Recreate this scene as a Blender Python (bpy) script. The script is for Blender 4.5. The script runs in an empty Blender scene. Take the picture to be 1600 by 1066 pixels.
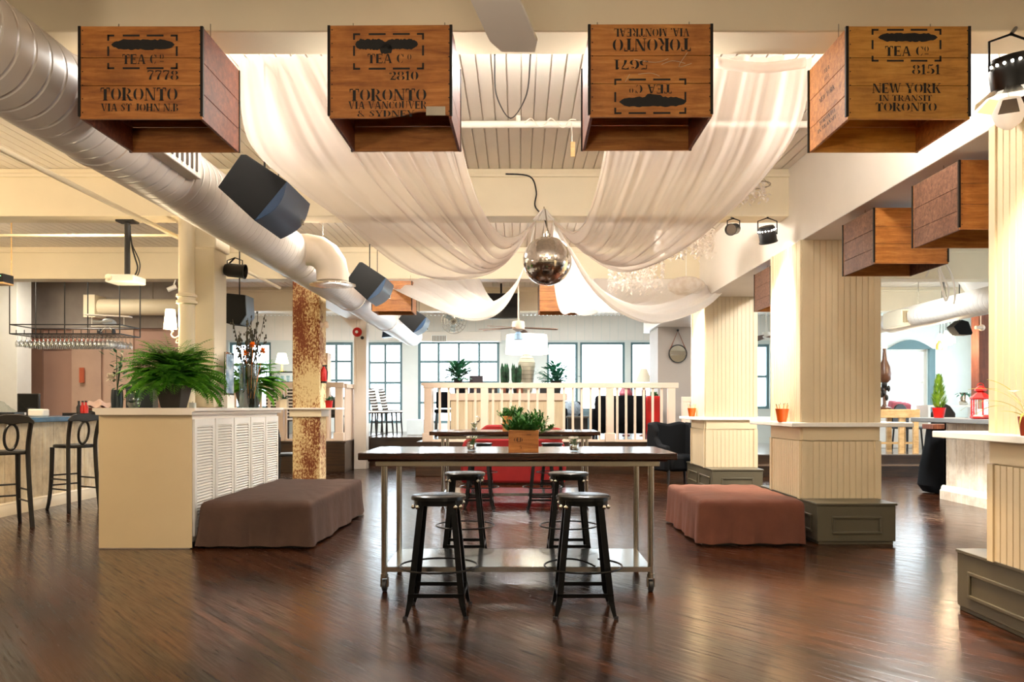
import bpy, bmesh, math, random
from mathutils import Vector, Matrix, Euler
random.seed(7)
S = bpy.context.scene
COL = S.collection
PI = math.pi

# ------------------------------------------------------------------ camera
H = 1.25                      # eye height, floor at z = 0, looking along +Y
F = 1250.0                    # focal length in pixels of a 1600 px wide frame
CX, CY = 810.0, 636.0         # vanishing point of the room's long lines
cam = bpy.data.cameras.new('camera'); camo = bpy.data.objects.new('camera', cam); COL.objects.link(camo)
cam.sensor_width = 36; cam.lens = F / 1600 * 36
cam.shift_x = (800 - CX) / 1600; cam.shift_y = (CY - 533) / 1600
cam.clip_start = 0.05; cam.clip_end = 200
camo.location = (0, 0, H); camo.rotation_euler = (PI / 2, 0, 0)
S.camera = camo

# ------------------------------------------------------------------ exposure, daylight, added lights
S.view_settings.view_transform = 'Standard'; S.view_settings.look = 'None'
S.view_settings.gamma = 1; S.view_settings.use_curve_mapping = False
S.view_settings.exposure = 0.4
w = bpy.data.worlds.new('daylight'); S.world = w; w.use_nodes = True
w.node_tree.nodes['Background'].inputs[0].default_value = (0.80, 0.93, 1.0, 1)
w.node_tree.nodes['Background'].inputs[1].default_value = 8.0

def light(kind, loc, energy, col, size=.3, target=None, spot=60, blend=.6, size_y=None, portal=False):
    l = bpy.data.lights.new('light_source', kind); l.energy = energy; l.color = col
    o = bpy.data.objects.new('light_source', l); COL.objects.link(o); o.location = loc
    if kind == 'AREA':
        l.size = size
        if size_y: l.shape = 'RECTANGLE'; l.size_y = size_y
        else: l.shape = 'DISK'
        if portal: l.cycles.is_portal = True
    else:
        l.shadow_soft_size = size
    if kind == 'SPOT': l.spot_size = math.radians(spot); l.spot_blend = blend
    if target is not None:
        o.rotation_euler = (Vector(target) - Vector(loc)).to_track_quat('-Z', 'Y').to_euler()
    return o
WARM = (1.0, .78, .50); SOFT = (1.0, .88, .70); NEUT = (1.0, .94, .86)
# unseen fill lights added out of frame and behind beams to brighten the bays
light('POINT', (-2.3, 1.3, 2.05), 48, SOFT, .15); light('POINT', (-.2, 1.0, 2.1), 62, SOFT, .15)  # added out of frame to brighten the crates, beam and fan blade underside
light('POINT', (4.5, -3.0, 2.2), 90, SOFT, .2)  # added behind the camera to brighten the rear wall for the round mirror
for x in (-.62, .68): light('POINT', (x, 4.62, 2.98), 28, NEUT, .08)  # added behind the crates to brighten drapes and ceiling from below
for x in (-6.5, 5.8):
    light('AREA', (x, 2.2, 3.4), 80, WARM, .5)
for x in (-1.9, .1, 2.1):
    light('POINT', (x, 4.95, 3.42), 46, NEUT, .08)
light('POINT', (-6.3, 5.6, 2.5), 190, WARM, .15)
light('POINT', (-8.0, 9.6, 2.9), 90, WARM, .15)
light('AREA', (-5.0, 8.8, 3.55), 40, WARM, .4)
for x in (-1.6, .8): light('POINT', (x, 8.95, 3.40), 120, NEUT, .1)
light('AREA', (-7.5, 12.9, 3.5), 50, SOFT, .4)
for x in (-1.5, 1.5): light('AREA', (x, 12.9, 3.5), 110, NEUT, .5)
for x in (-4.5, 0.0): light('AREA', (x, 17.2, 3.5), 200, (.95, .98, 1), .8)
light('AREA', (4.2, 8.8, 3.3), 260, NEUT, .5)
light('AREA', (5.6, 12.9, 3.5), 80, (.92, .98, 1), .6); light('AREA', (8.5, 16.9, 3.5), 45, (.92, .98, 1), .6)
light('SPOT', (-1.8, 4.5, 3.1), 420, (1, .62, .22), .08, (-1.45, 4.75, 0), 30, 1.0)  # overhead spots that make the warm patches on the floor
light('SPOT', (2.0, 4.5, 3.1), 520, (1, .70, .36), .1, (1.95, 5.0, 0), 46, .6)

# ------------------------------------------------------------------ helpers
def P(px, py, d): return Vector(((px - CX) * d / F, d, H - (py - CY) * d / F))
def lin(h):
    h = h.lstrip('#'); o = []
    for i in (0, 2, 4):
        v = int(h[i:i + 2], 16) / 255
        o.append(v / 12.92 if v <= .04045 else ((v + .055) / 1.055) ** 2.4)
    return (*o, 1)

class MB:
    def __init__(s): s.bm = bmesh.new()
    def face(s, pts):
        try: return s.bm.faces.new([s.bm.verts.new(p) for p in pts])
        except ValueError: pass
    def box(s, x0, x1, y0, y1, z0, z1):
        v = [s.bm.verts.new((x, y, z)) for z in (z0, z1) for y in (y0, y1) for x in (x0, x1)]
        for f in ((0, 2, 3, 1), (4, 5, 7, 6), (0, 1, 5, 4), (2, 6, 7, 3), (0, 4, 6, 2), (1, 3, 7, 5)):
            s.bm.faces.new([v[i] for i in f])
        return s
    def cbox(s, c, sx, sy, sz): return s.box(c[0]-sx/2, c[0]+sx/2, c[1]-sy/2, c[1]+sy/2, c[2]-sz/2, c[2]+sz/2)
    def ring(s, c, ax, r, n, up=None, ry=None):
        ax = Vector(ax).normalized()
        a = Vector(up) if up else (Vector((0, 0, 1)) if abs(ax.z) < .9 else Vector((1, 0, 0)))
        u = ax.cross(a).normalized(); v = ax.cross(u).normalized(); ry = r if ry is None else ry
        return [s.bm.verts.new(Vector(c) + u * math.cos(2*PI*i/n) * r + v * math.sin(2*PI*i/n) * ry) for i in range(n)]
    def bridge(s, a, b):
        n = len(a)
        for i in range(n): s.bm.faces.new((a[i], a[(i+1) % n], b[(i+1) % n], b[i]))
    def cyl(s, p0, p1, r0, r1=None, n=12, caps=True):
        r1 = r0 if r1 is None else r1; ax = Vector(p1) - Vector(p0)
        a = s.ring(p0, ax, r0, n); b = s.ring(p1, ax, r1, n); s.bridge(a, b)
        if caps: s.bm.faces.new(a[::-1]); s.bm.faces.new(b)
        return s
    def tube(s, pts, r, n=8, closed=False, caps=True):
        pts = [Vector(p) for p in pts]; N = len(pts); rs = []
        up = None
        for i, p in enumerate(pts):
            if closed: t = pts[(i+1) % N] - pts[i-1]
            else: t = pts[min(i+1, N-1)] - pts[max(i-1, 0)]
            t.normalize()
            if up is None:
                up = Vector((0, 0, 1)) if abs(t.z) < .9 else Vector((1, 0, 0))
            u = t.cross(up); u = u.normalized() if u.length > 1e-6 else Vector((1, 0, 0))
            up = u.cross(t).normalized()
            rr = r(i / max(N-1, 1)) if callable(r) else r
            rs.append([s.bm.verts.new(p + u * math.cos(2*PI*k/n) * rr + up * math.sin(2*PI*k/n) * rr) for k in range(n)])
        for i in range(N - 1 + (1 if closed else 0)): s.bridge(rs[i], rs[(i+1) % N])
        if caps and not closed: s.bm.faces.new(rs[0][::-1]); s.bm.faces.new(rs[-1])
        return s
    def lathe(s, prof, c=(0, 0, 0), n=24, caps=True):
        rs = []
        for r, z in prof:
            rs.append([s.bm.verts.new((c[0] + max(r, .0004) * math.cos(2*PI*i/n), c[1] + max(r, .0004) * math.sin(2*PI*i/n), c[2] + z)) for i in range(n)])
        for a, b in zip(rs, rs[1:]): s.bridge(a, b)
        if caps: s.bm.faces.new(rs[0][::-1]); s.bm.faces.new(rs[-1])
        return s
    def prism(s, poly, axis, a, b):
        def q(p, t): return {'x': (t, p[0], p[1]), 'y': (p[0], t, p[1]), 'z': (p[0], p[1], t)}[axis]
        A = [s.bm.verts.new(q(p, a)) for p in poly]; B = [s.bm.verts.new(q(p, b)) for p in poly]
        s.bridge(A, B); s.bm.faces.new(A[::-1]); s.bm.faces.new(B); return s
    def grid(s, fn, nu, nv, thick=None):
        g = [[s.bm.verts.new(fn(i / nu, j / nv)) for j in range(nv + 1)] for i in range(nu + 1)]
        for i in range(nu):
            for j in range(nv): s.bm.faces.new((g[i][j], g[i+1][j], g[i+1][j+1], g[i][j+1]))
        return s
    def ball(s, c, rx, ry=None, rz=None, n=14, m=8):
        ry = rx if ry is None else ry; rz = rx if rz is None else rz; rs = []
        for j in range(m + 1):
            t = PI * j / m; r = max(math.sin(t), .002)
            rs.append([s.bm.verts.new((c[0] + rx*r*math.cos(2*PI*i/n), c[1] + ry*r*math.sin(2*PI*i/n), c[2] - rz*math.cos(t))) for i in range(n)])
        for a, b in zip(rs, rs[1:]): s.bridge(a, b)
        s.bm.faces.new(rs[0][::-1]); s.bm.faces.new(rs[-1]); return s
    def grooved(s, o, u, v, nrm, width, height, pitch, gw=.008, dp=.008, th=.02):
        """tongue-and-groove boarding: a face from o spanning u*width, v*height, grooves cut along v"""
        o, u, v, nrm = Vector(o), Vector(u), Vector(v), Vector(nrm)
        prof = [(0, 0)]; x = pitch
        while x < width - gw:
            prof += [(x - gw/2, 0), (x - gw*.3, -dp), (x + gw*.3, -dp), (x + gw/2, 0)]; x += pitch
        prof += [(width, 0), (width, -th), (0, -th)]
        A = [s.bm.verts.new(o + u*a + nrm*b) for a, b in prof]; B = [s.bm.verts.new(o + u*a + nrm*b + v*height) for a, b in prof]
        n = len(prof)
        for i in range(n): s.bm.faces.new((A[i], A[(i+1) % n], B[(i+1) % n], B[i]))
        s.bm.faces.new(A[::-1]); s.bm.faces.new(B)
        return s
    def build(s, name, mat, parent=None, loc=None, rot=None, smooth=True, bevel=0, sub=0, ang=38, solid=0):
        bmesh.ops.recalc_face_normals(s.bm, faces=s.bm.faces)
        me = bpy.data.meshes.new(name); s.bm.to_mesh(me); s.bm.free()
        if smooth: me.shade_smooth(); me.set_sharp_from_angle(angle=math.radians(ang))
        me.materials.append(mat)
        o = bpy.data.objects.new(name, me); COL.objects.link(o)
        if parent: o.parent = parent
        if loc: o.location = loc
        if rot: o.rotation_euler = rot
        if solid: md = o.modifiers.new('s', 'SOLIDIFY'); md.thickness = solid; md.offset = 0
        if bevel:
            md = o.modifiers.new('b', 'BEVEL'); md.width = bevel; md.segments = 2; md.limit_method = 'ANGLE'
        if sub: md = o.modifiers.new('ss', 'SUBSURF'); md.levels = sub; md.render_levels = sub
        return o

def thing(name, label, cat, loc=(0, 0, 0), rz=0, group=None, kind=None):
    o = bpy.data.objects.new(name, None); COL.objects.link(o); o.empty_display_size = .1
    o.location = loc; o.rotation_euler = (0, 0, rz); return tag(o, label, cat, group, kind)
def tag(o, label, cat, group=None, kind=None):
    o['label'] = label; o['category'] = cat
    if group: o['group'] = group
    if kind: o['kind'] = kind
    return o
def struct(o, label, cat): return tag(o, label, cat, None, 'structure')
def dup(root, loc=None, rz=None, label=None, group=None):
    def rec(o, par):
        c = o.copy(); COL.objects.link(c)
        if par: c.parent = par
        for ch in o.children: rec(ch, c)
        return c
    r = rec(root, None)
    if loc is not None: r.location = loc
    if rz is not None: r.rotation_euler = (0, 0, rz)
    if label: r['label'] = label
    if group: r['group'] = group
    return r
def spline(pts, n):
    pts = [Vector(p) for p in pts]; out = []
    N = len(pts) - 1
    for k in range(n + 1):
        t = k / n * N; i = min(int(t), N - 1); f = t - i
        p0, p1, p2, p3 = pts[max(i-1, 0)], pts[i], pts[i+1], pts[min(i+2, N)]
        out.append(.5 * ((2*p1) + (p2-p0)*f + (2*p0-5*p1+4*p2-p3)*f*f + (3*p1-p0-3*p2+p3)*f**3))
    return out

# ------------------------------------------------------------------ materials
def nodes(name):
    m = bpy.data.materials.new(name); m.use_nodes = True; nt = m.node_tree
    return m, nt, nt.nodes['Principled BSDF'], nt.nodes['Material Output']
def N(nt, t, **kw):
    n = nt.nodes.new(t)
    for k, v in kw.items():
        if k.startswith('i_'):
            key = k[2:].replace('_', ' ')
            n.inputs[key].default_value = v
        else: setattr(n, k, v)
    return n
def coords(nt, scale=(1, 1, 1), rot=(0, 0, 0), rnd=True):
    tc = N(nt, 'ShaderNodeTexCoord'); mp = N(nt, 'ShaderNodeMapping')
    mp.inputs['Scale'].default_value = scale; mp.inputs['Rotation'].default_value = rot
    if rnd:
        oi = N(nt, 'ShaderNodeObjectInfo'); ml = N(nt, 'ShaderNodeVectorMath', operation='SCALE'); ad = N(nt, 'ShaderNodeVectorMath', operation='ADD')
        cb = N(nt, 'ShaderNodeCombineXYZ')
        for i in range(3): nt.links.new(oi.outputs['Random'], cb.inputs[i])
        ml.inputs['Scale'].default_value = 37.0
        nt.links.new(cb.outputs[0], ml.inputs[0]); nt.links.new(tc.outputs['Object'], ad.inputs[0]); nt.links.new(ml.outputs[0], ad.inputs[1])
        nt.links.new(ad.outputs[0], mp.inputs[0])
    else: nt.links.new(tc.outputs['Object'], mp.inputs[0])
    return mp.outputs[0]
def ramp(nt, src, stops):
    r = N(nt, 'ShaderNodeValToRGB'); e = r.color_ramp.elements
    e[0].position, e[0].color = stops[0]; e[1].position, e[1].color = stops[1]
    for p, c in stops[2:]: k = e.new(p); k.color = c
    nt.links.new(src, r.inputs[0]); return r.outputs[0]
def sc(c, f): return (c[0]*f, c[1]*f, c[2]*f, 1)
def M(name, hexc, rough=.5, metal=0, var=.12, vs=3.0, bump=0, bs=60, spec=.5, coat=0):
    m, nt, b, o = nodes(name); c = lin(hexc)
    b.inputs['Roughness'].default_value = rough; b.inputs['Metallic'].default_value = metal
    b.inputs['Specular IOR Level'].default_value = spec; b.inputs['Coat Weight'].default_value = coat
    b.inputs['Base Color'].default_value = c
    if var or bump:
        v = coords(nt)
        if var:
            n = N(nt, 'ShaderNodeTexNoise', i_Scale=vs, i_Detail=6.0, i_Roughness=.6); nt.links.new(v, n.inputs['Vector'])
            nt.links.new(ramp(nt, n.outputs['Fac'], [(.3, sc(c, 1 - var)), (.7, c)]), b.inputs['Base Color'])
        if bump:
            n2 = N(nt, 'ShaderNodeTexNoise', i_Scale=bs, i_Detail=4.0); nt.links.new(v, n2.inputs['Vector'])
            bp = N(nt, 'ShaderNodeBump', i_Strength=bump, i_Distance=.01); nt.links.new(n2.outputs['Fac'], bp.inputs['Height']); nt.links.new(bp.outputs[0], b.inputs['Normal'])
    return m
def WOOD(name, c1, c2, c3, scale=(3, 40, 40), rough=.5, bump=.15, dark=None):
    m, nt, b, o = nodes(name); v = coords(nt, scale)
    n = N(nt, 'ShaderNodeTexNoise', i_Scale=1.0, i_Detail=8.0, i_Roughness=.65, i_Distortion=.6); nt.links.new(v, n.inputs['Vector'])
    col = ramp(nt, n.outputs['Fac'], [(.28, lin(c1)), (.72, lin(c3)), (.5, lin(c2))])
    v2 = coords(nt, (2.2, 2.2, 2.2)); n2 = N(nt, 'ShaderNodeTexNoise', i_Scale=1.6, i_Detail=5.0, i_Roughness=.7); nt.links.new(v2, n2.inputs['Vector'])
    mx = N(nt, 'ShaderNodeMix', data_type='RGBA', blend_type='MULTIPLY'); mx.inputs['Factor'].default_value = .7
    nt.links.new(col, mx.inputs['A']); nt.links.new(ramp(nt, n2.outputs['Fac'], [(.30, (.50, .44, .38, 1)), (.58, (1, 1, 1, 1))]), mx.inputs['B'])
    nt.links.new(mx.outputs['Result'], b.inputs['Base Color']); b.inputs['Roughness'].default_value = rough
    bp = N(nt, 'ShaderNodeBump', i_Strength=bump, i_Distance=.004); nt.links.new(n.outputs['Fac'], bp.inputs['Height']); nt.links.new(bp.outputs[0], b.inputs['Normal'])
    return m
def EMIT(name, rgb, strength, base=None):
    m, nt, b, o = nodes(name); b.inputs['Base Color'].default_value = (*(base or rgb), 1)
    b.inputs['Emission Color'].default_value = (*rgb, 1); b.inputs['Emission Strength'].default_value = strength; return m
def GLASS(name, tint=(1, 1, 1), gl=.12, rough=.02):
    m, nt, b, o = nodes(name); nt.nodes.remove(b)
    t = N(nt, 'ShaderNodeBsdfTransparent'); t.inputs[0].default_value = (*tint, 1)
    g = N(nt, 'ShaderNodeBsdfGlossy'); g.inputs['Roughness'].default_value = rough
    mx = N(nt, 'ShaderNodeMixShader'); mx.inputs[0].default_value = gl
    nt.links.new(t.outputs[0], mx.inputs[1]); nt.links.new(g.outputs[0], mx.inputs[2]); nt.links.new(mx.outputs[0], o.inputs[0]); return m
def LEAF(name, c1, c2, tr=.35, sc_=12):
    m, nt, b, o = nodes(name); v = coords(nt)
    n = N(nt, 'ShaderNodeTexNoise', i_Scale=float(sc_), i_Detail=3.0); nt.links.new(v, n.inputs['Vector'])
    col = ramp(nt, n.outputs['Fac'], [(.35, lin(c1)), (.65, lin(c2))]); nt.links.new(col, b.inputs['Base Color']); b.inputs['Roughness'].default_value = .5
    t = N(nt, 'ShaderNodeBsdfTranslucent'); nt.links.new(col, t.inputs[0])
    mx = N(nt, 'ShaderNodeMixShader'); mx.inputs[0].default_value = tr
    nt.links.new(b.outputs[0], mx.inputs[1]); nt.links.new(t.outputs[0], mx.inputs[2]); nt.links.new(mx.outputs[0], o.inputs[0]); return m
def SHEER(name, hexc, alpha, tl=.4):
    m, nt, b, o = nodes(name); nt.nodes.remove(b); c = lin(hexc)
    d = N(nt, 'ShaderNodeBsdfDiffuse'); d.inputs[0].default_value = c
    t = N(nt, 'ShaderNodeBsdfTranslucent'); t.inputs[0].default_value = c
    a = N(nt, 'ShaderNodeBsdfTransparent')
    m1 = N(nt, 'ShaderNodeMixShader'); m1.inputs[0].default_value = tl
    m2 = N(nt, 'ShaderNodeMixShader'); m2.inputs[0].default_value = alpha
    nt.links.new(d.outputs[0], m1.inputs[1]); nt.links.new(t.outputs[0], m1.inputs[2])
    nt.links.new(a.outputs[0], m2.inputs[1]); nt.links.new(m1.outputs[0], m2.inputs[2]); nt.links.new(m2.outputs[0], o.inputs[0]); return m

def floor_mat():
    m, nt, b, o = nodes('floor_boards'); v = coords(nt, (1, 1, 1), (0, 0, math.radians(50)), False)
    br = N(nt, 'ShaderNodeTexBrick', offset=.37, squash=1.0, i_Scale=1.0, i_Mortar_Size=.003, i_Bias=0.0, i_Brick_Width=1.7, i_Row_Height=.062, i_Mortar_Smooth=.2)
    br.inputs['Color1'].default_value = lin('#472613'); br.inputs['Color2'].default_value = lin('#170b05'); br.inputs['Mortar'].default_value = lin('#120a08')
    nt.links.new(v, br.inputs['Vector'])
    mp = N(nt, 'ShaderNodeMapping'); mp.inputs['Scale'].default_value = (2.5, 45, 1); nt.links.new(v, mp.inputs[0])
    g = N(nt, 'ShaderNodeTexNoise', i_Scale=1.0, i_Detail=8.0, i_Roughness=.7); nt.links.new(mp.outputs[0], g.inputs['Vector'])
    mx = N(nt, 'ShaderNodeMix', data_type='RGBA', blend_type='MULTIPLY'); mx.inputs['Factor'].default_value = .75
    nt.links.new(br.outputs['Color'], mx.inputs['A']); nt.links.new(ramp(nt, g.outputs['Fac'], [(.36, (.30, .26, .24, 1)), (.62, (1.2, 1.1, 1, 1))]), mx.inputs['B'])
    w = N(nt, 'ShaderNodeTexNoise', i_Scale=1.6, i_Detail=3.0, i_Roughness=.5); nt.links.new(v, w.inputs['Vector'])
    mx2 = N(nt, 'ShaderNodeMix', data_type='RGBA', blend_type='MIX')
    nt.links.new(ramp(nt, w.outputs['Fac'], [(.40, (0, 0, 0, 1)), (.85, (.45, .45, .45, 1))]), mx2.inputs['Factor'])
    nt.links.new(mx.outputs['Result'], mx2.inputs['A']); mx2.inputs['B'].default_value = lin('#553016')
    nt.links.new(mx2.outputs['Result'], b.inputs['Base Color'])
    nt.links.new(ramp(nt, g.outputs['Fac'], [(.35, (.30, .30, .30, 1)), (.62, (.15, .15, .15, 1))]), b.inputs['Roughness'])
    nt.links.new(ramp(nt, g.outputs['Fac'], [(.35, (.22, .22, .22, 1)), (.62, (.56, .56, .56, 1))]), b.inputs['Specular IOR Level'])
    bp = N(nt, 'ShaderNodeBump', i_Strength=.06, i_Distance=.003); ad = N(nt, 'ShaderNodeMath', operation='SUBTRACT')
    nt.links.new(g.outputs['Fac'], ad.inputs[0]); nt.links.new(br.outputs['Fac'], ad.inputs[1])
    nt.links.new(ad.outputs[0], bp.inputs['Height']); nt.links.new(bp.outputs[0], b.inputs['Normal']); return m
def peel_mat():
    m, nt, b, o = nodes('peeling_brick_paint'); v = coords(nt, (1.3, 1.3, .8))
    n = N(nt, 'ShaderNodeTexNoise', i_Scale=30.0, i_Detail=9.0, i_Roughness=.72); nt.links.new(v, n.inputs['Vector'])
    n2 = N(nt, 'ShaderNodeTexNoise', i_Scale=2.2, i_Detail=3.0); nt.links.new(v, n2.inputs['Vector'])
    ad = N(nt, 'ShaderNodeMath', operation='ADD'); ml = N(nt, 'ShaderNodeMath', operation='MULTIPLY'); ml.inputs[1].default_value = .6
    nt.links.new(n2.outputs['Fac'], ml.inputs[0]); nt.links.new(n.outputs['Fac'], ad.inputs[0]); nt.links.new(ml.outputs[0], ad.inputs[1])
    nt.links.new(ramp(nt, ad.outputs[0], [(.69, lin('#743820')), (.83, lin('#dcc898')), (.755, lin('#a87a4a'))]), b.inputs['Base Color'])
    bp = N(nt, 'ShaderNodeBump', i_Strength=.8, i_Distance=.01); nt.links.new(ad.outputs[0], bp.inputs['Height']); nt.links.new(bp.outputs[0], b.inputs['Normal'])
    b.inputs['Roughness'].default_value = .85; return m
def spiral_mat():
    m, nt, b, o = nodes('painted_spiral_duct'); v = coords(nt, (1, 1, 1), rnd=False)
    b.inputs['Base Color'].default_value = lin('#ddd5cb'); b.inputs['Roughness'].default_value = .42
    wv = N(nt, 'ShaderNodeTexWave', wave_type='BANDS', bands_direction='Y', i_Scale=2.6, i_Distortion=.6); wv.inputs['Detail'].default_value = 1
    nt.links.new(v, wv.inputs['Vector'])
    bp = N(nt, 'ShaderNodeBump', i_Strength=.5, i_Distance=.02)
    nt.links.new(ramp(nt, wv.outputs['Fac'], [(.0, (0, 0, 0, 1)), (.12, (1, 1, 1, 1))]), bp.inputs['Height']); nt.links.new(bp.outputs[0], b.inputs['Normal']); return m

CREAM = M('cream_paint', '#e9dcc0', .5, var=.1, vs=1.2, bump=.05)
WARMW = M('warm_white_paint', '#efe6da', .42, var=.08, vs=1.5)
WHITE = M('white_paint', '#f2efe8', .45, var=.05)
BEAD = M('beadboard_paint', '#dac8a6', .4, var=.06)
BASEG = M('olive_grey_paint', '#565040', .38, var=.15)
DKGREY = M('grey_wall_paint', '#a49c94', .6, var=.06)
MAUVE = M('mauve_wall_paint', '#b28f80', .6, var=.12, vs=.8)
GREYUP = M('grey_plaster', '#a8a09a', .7, var=.2)
TEALW = M('pale_wall_paint', '#dfe6e2', .6, var=.05)
TILE = M('white_tile', '#e9ecec', .2, var=.08)
RAILP = M('pale_rail_paint', '#e3cdb8', .45, var=.06)
RED_ = M('red_paint', '#c3130c', .4, var=.12)
REDF = M('red_fabric', '#8a0909', .85, var=.2)
ORANGE = M('orange_metal', '#f06a1c', .35, var=.1)
BLACK = M('black_paint', '#101012', .45, var=.2)
IRON = M('dark_iron', '#1a1a1b', .32, .75, var=.3, vs=14, bump=.1)
SEATM = M('worn_black_steel', '#232323', .25, .7, var=.4, vs=16)
BLKW = M('black_wood', '#12100f', .35, var=.2)
NAVY = M('navy_fabric', '#07090e', .85, var=.25, spec=.15)
TEALS = M('teal_grey_fabric', '#587078', .8, var=.2)
STEEL = M('stainless_steel', '#b9b2a6', .2, 1, var=.12, vs=8)
SHEET = M('brushed_steel_sheet', '#c9cbcc', .14, 1, var=.1)
CHROME = M('chrome', '#dddddd', .08, 1, var=0)
RUBBER = M('dark_rubber', '#26272a', .5, var=.1)
DKWOOD = WOOD('dark_stained_wood', '#1d0f09', '#33190f', '#4d2a19', (2, 30, 30), .16, .015)
STEPW = WOOD('dark_step_wood', '#20120b', '#33200f', '#472b18', (2, 30, 30), .3)
BRWOOD = WOOD('brown_post_wood', '#5c2f1c', '#7b4126', '#9a5a38', (30, 30, 2), .6)
CRATEW = WOOD('crate_wood', '#8e521d', '#b87433', '#d0924a', (4, 40, 40), .5, .2)
CRATER = WOOD('reddish_crate_wood', '#854a1c', '#ae6b2c', '#c88642', (4, 40, 40), .5, .2)
CRATEL = WOOD('pale_crate_wood', '#a0661f', '#c88a36', '#d89f48', (4, 40, 40), .5, .2)
CRATES = WOOD('dark_reddish_crate_side', '#54230f', '#74351a', '#8c4a28', (4, 40, 40), .55, .2)  # redder side wood, also darkened to offset the lights behind the crates
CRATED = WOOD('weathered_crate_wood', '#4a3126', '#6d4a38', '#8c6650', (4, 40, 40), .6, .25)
PINE = WOOD('whitewashed_pine', '#ecdcc6', '#f6ecdc', '#fbf4ea', (25, 25, 2), .5)
BARF = WOOD('whitewashed_bar_planks', '#e2cb9e', '#efdfbe', '#f6ecd4', (18, 18, 1.5), .5)
LTWOOD = WOOD('pale_oak', '#c79b62', '#deb67c', '#eccb98', (3, 30, 30), .45)
STRIP = M('dark_crate_edging', '#1e1712', .5, .4, var=.3, vs=20)
INK = M('black_stencil_ink', '#120f0c', .7, var=.3, vs=30)
CHALK = M('white_chalk', '#d8c4a4', .9, var=.2)
BROWNF = M('brown_cloth', '#4e382e', .95, var=.3, vs=2.5, bump=.5, bs=14)
TERRAF = M('rust_cloth', '#6c3e2d', .95, var=.3, vs=2.5, bump=.4, bs=14)
BLUETOP = M('blue_bar_edge', '#3f6f96', .25, var=.35, vs=5)
GREYTOP = M('grey_bar_top', '#73777a', .3, var=.2)
SPKB = M('speaker_box_black', '#040404', .8, var=.2, spec=.2)
SPKG = M('blue_grey_grille', '#16304a', .4, .2, var=.15, vs=30)
WOODB = M('fan_blade_brown', '#6a4c3a', .5, var=.2)
FERN = LEAF('fern_green', '#226a12', '#74b834', .4)
DGREEN = LEAF('dark_leaf_green', '#12301f', '#2f6b46', .25)
TGREEN = LEAF('teal_leaf_green', '#0f4a3a', '#2f8a6a', .3)
LGREEN = LEAF('cypress_green', '#5f8a22', '#9ab83c', .3)
BUSH = LEAF('bush_green', '#1f5a20', '#4f8a38', .25)
DRIED = LEAF('dried_stem', '#201c10', '#4a4020', .1)
GRASSY = LEAF('pale_blade_green', '#9a9a3a', '#c8c060', .3)
PETAL = LEAF('white_petal', '#efe6dc', '#fffaf4', .4)
OFLOW = LEAF('orange_petal', '#f07a10', '#ffa828', .3)
POTD = M('dark_planter', '#2c2420', .5, var=.2)
GL = GLASS('clear_glass', (.93, .97, .97), .14)
GLB = GLASS('blue_green_vase_glass', (.62, .78, .80), .2)
PANE = GLASS('window_pane', (.98, .99, 1), .05)
SHEERF = SHEER('sheer_front_cloth', '#f0e4da', .55, .45)
SHEERR = SHEER('sheer_rear_cloth', '#fdf9f4', .93, .5)  # whiter, denser than the front cloth, standing in for window light on rear drapes
DUCTM = spiral_mat()
FLOORM = floor_mat()
PEEL = peel_mat()
BULB = EMIT('lit_bulb', (1, .82, .5), 30)
SHADEE = EMIT('lit_shade', (1, .80, .50), 9)
SHADEC = SHEER('cream_lamp_shade', '#f6ecd8', 1.0, .5)
LENS = EMIT('lit_lens', (1, .88, .7), 40)
MIRR = M('mirror_glass', '#f4f4f4', .02, 1, var=0)
BALLM = M('mirror_ball_tiles', '#e0dcd6', .10, 1, var=.25, vs=40)
FRAMET = M('grey_green_window_frame', '#5c7a80', .5, var=.05)

# ================================================================== the setting
XL, XR, YB, YW = -13.0, 11.0, -5.0, 21.0
CEIL = 3.65
struct(MB().box(XL, XR, YB, YW + .3, -.1, 0).build('floor', FLOORM), 'dark glossy wooden plank floor laid on the diagonal', 'floor')
ce = MB()
ce.grooved((XL, YB, CEIL), (1, 0, 0), (0, 1, 0), (0, 0, -1), XR - XL, YW - YB, .105, .012, .018, .06)
struct(ce.build('ceiling', WARMW), 'cream painted tongue and groove board ceiling', 'ceiling')
# cross beams
for k, (ya, yb) in enumerate(((4.09, 4.36), (8.05, 8.35), (12.0, 12.3), (16.0, 16.3))):
    b = MB().box(XL, XR, ya, yb, 3.17, CEIL).box(XL, XR, ya - .025, ya, 3.56, 3.60)
    struct(b.build('beam', CREAM, bevel=.008), ['cream cross beam nearest the camera with four tea crates hung below', 'cream cross beam just above the mirror ball',
        'cream cross beam over the peeling brick column', 'pale cross beam in front of the far windows'][k], 'beam')
b = MB().box(2.72, 3.46, -1, 17.4, 2.85, CEIL)
struct(b.build('beam', WARMW, bevel=.006), 'long white boxed beam running over the row of boarded pillars', 'beam')
b = MB().box(-3.40, -3.05, 12.3, 17, 3.0, 3.17)
struct(b.build('beam', WARMW), 'pale beam running back from the peeling brick column', 'beam')

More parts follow.
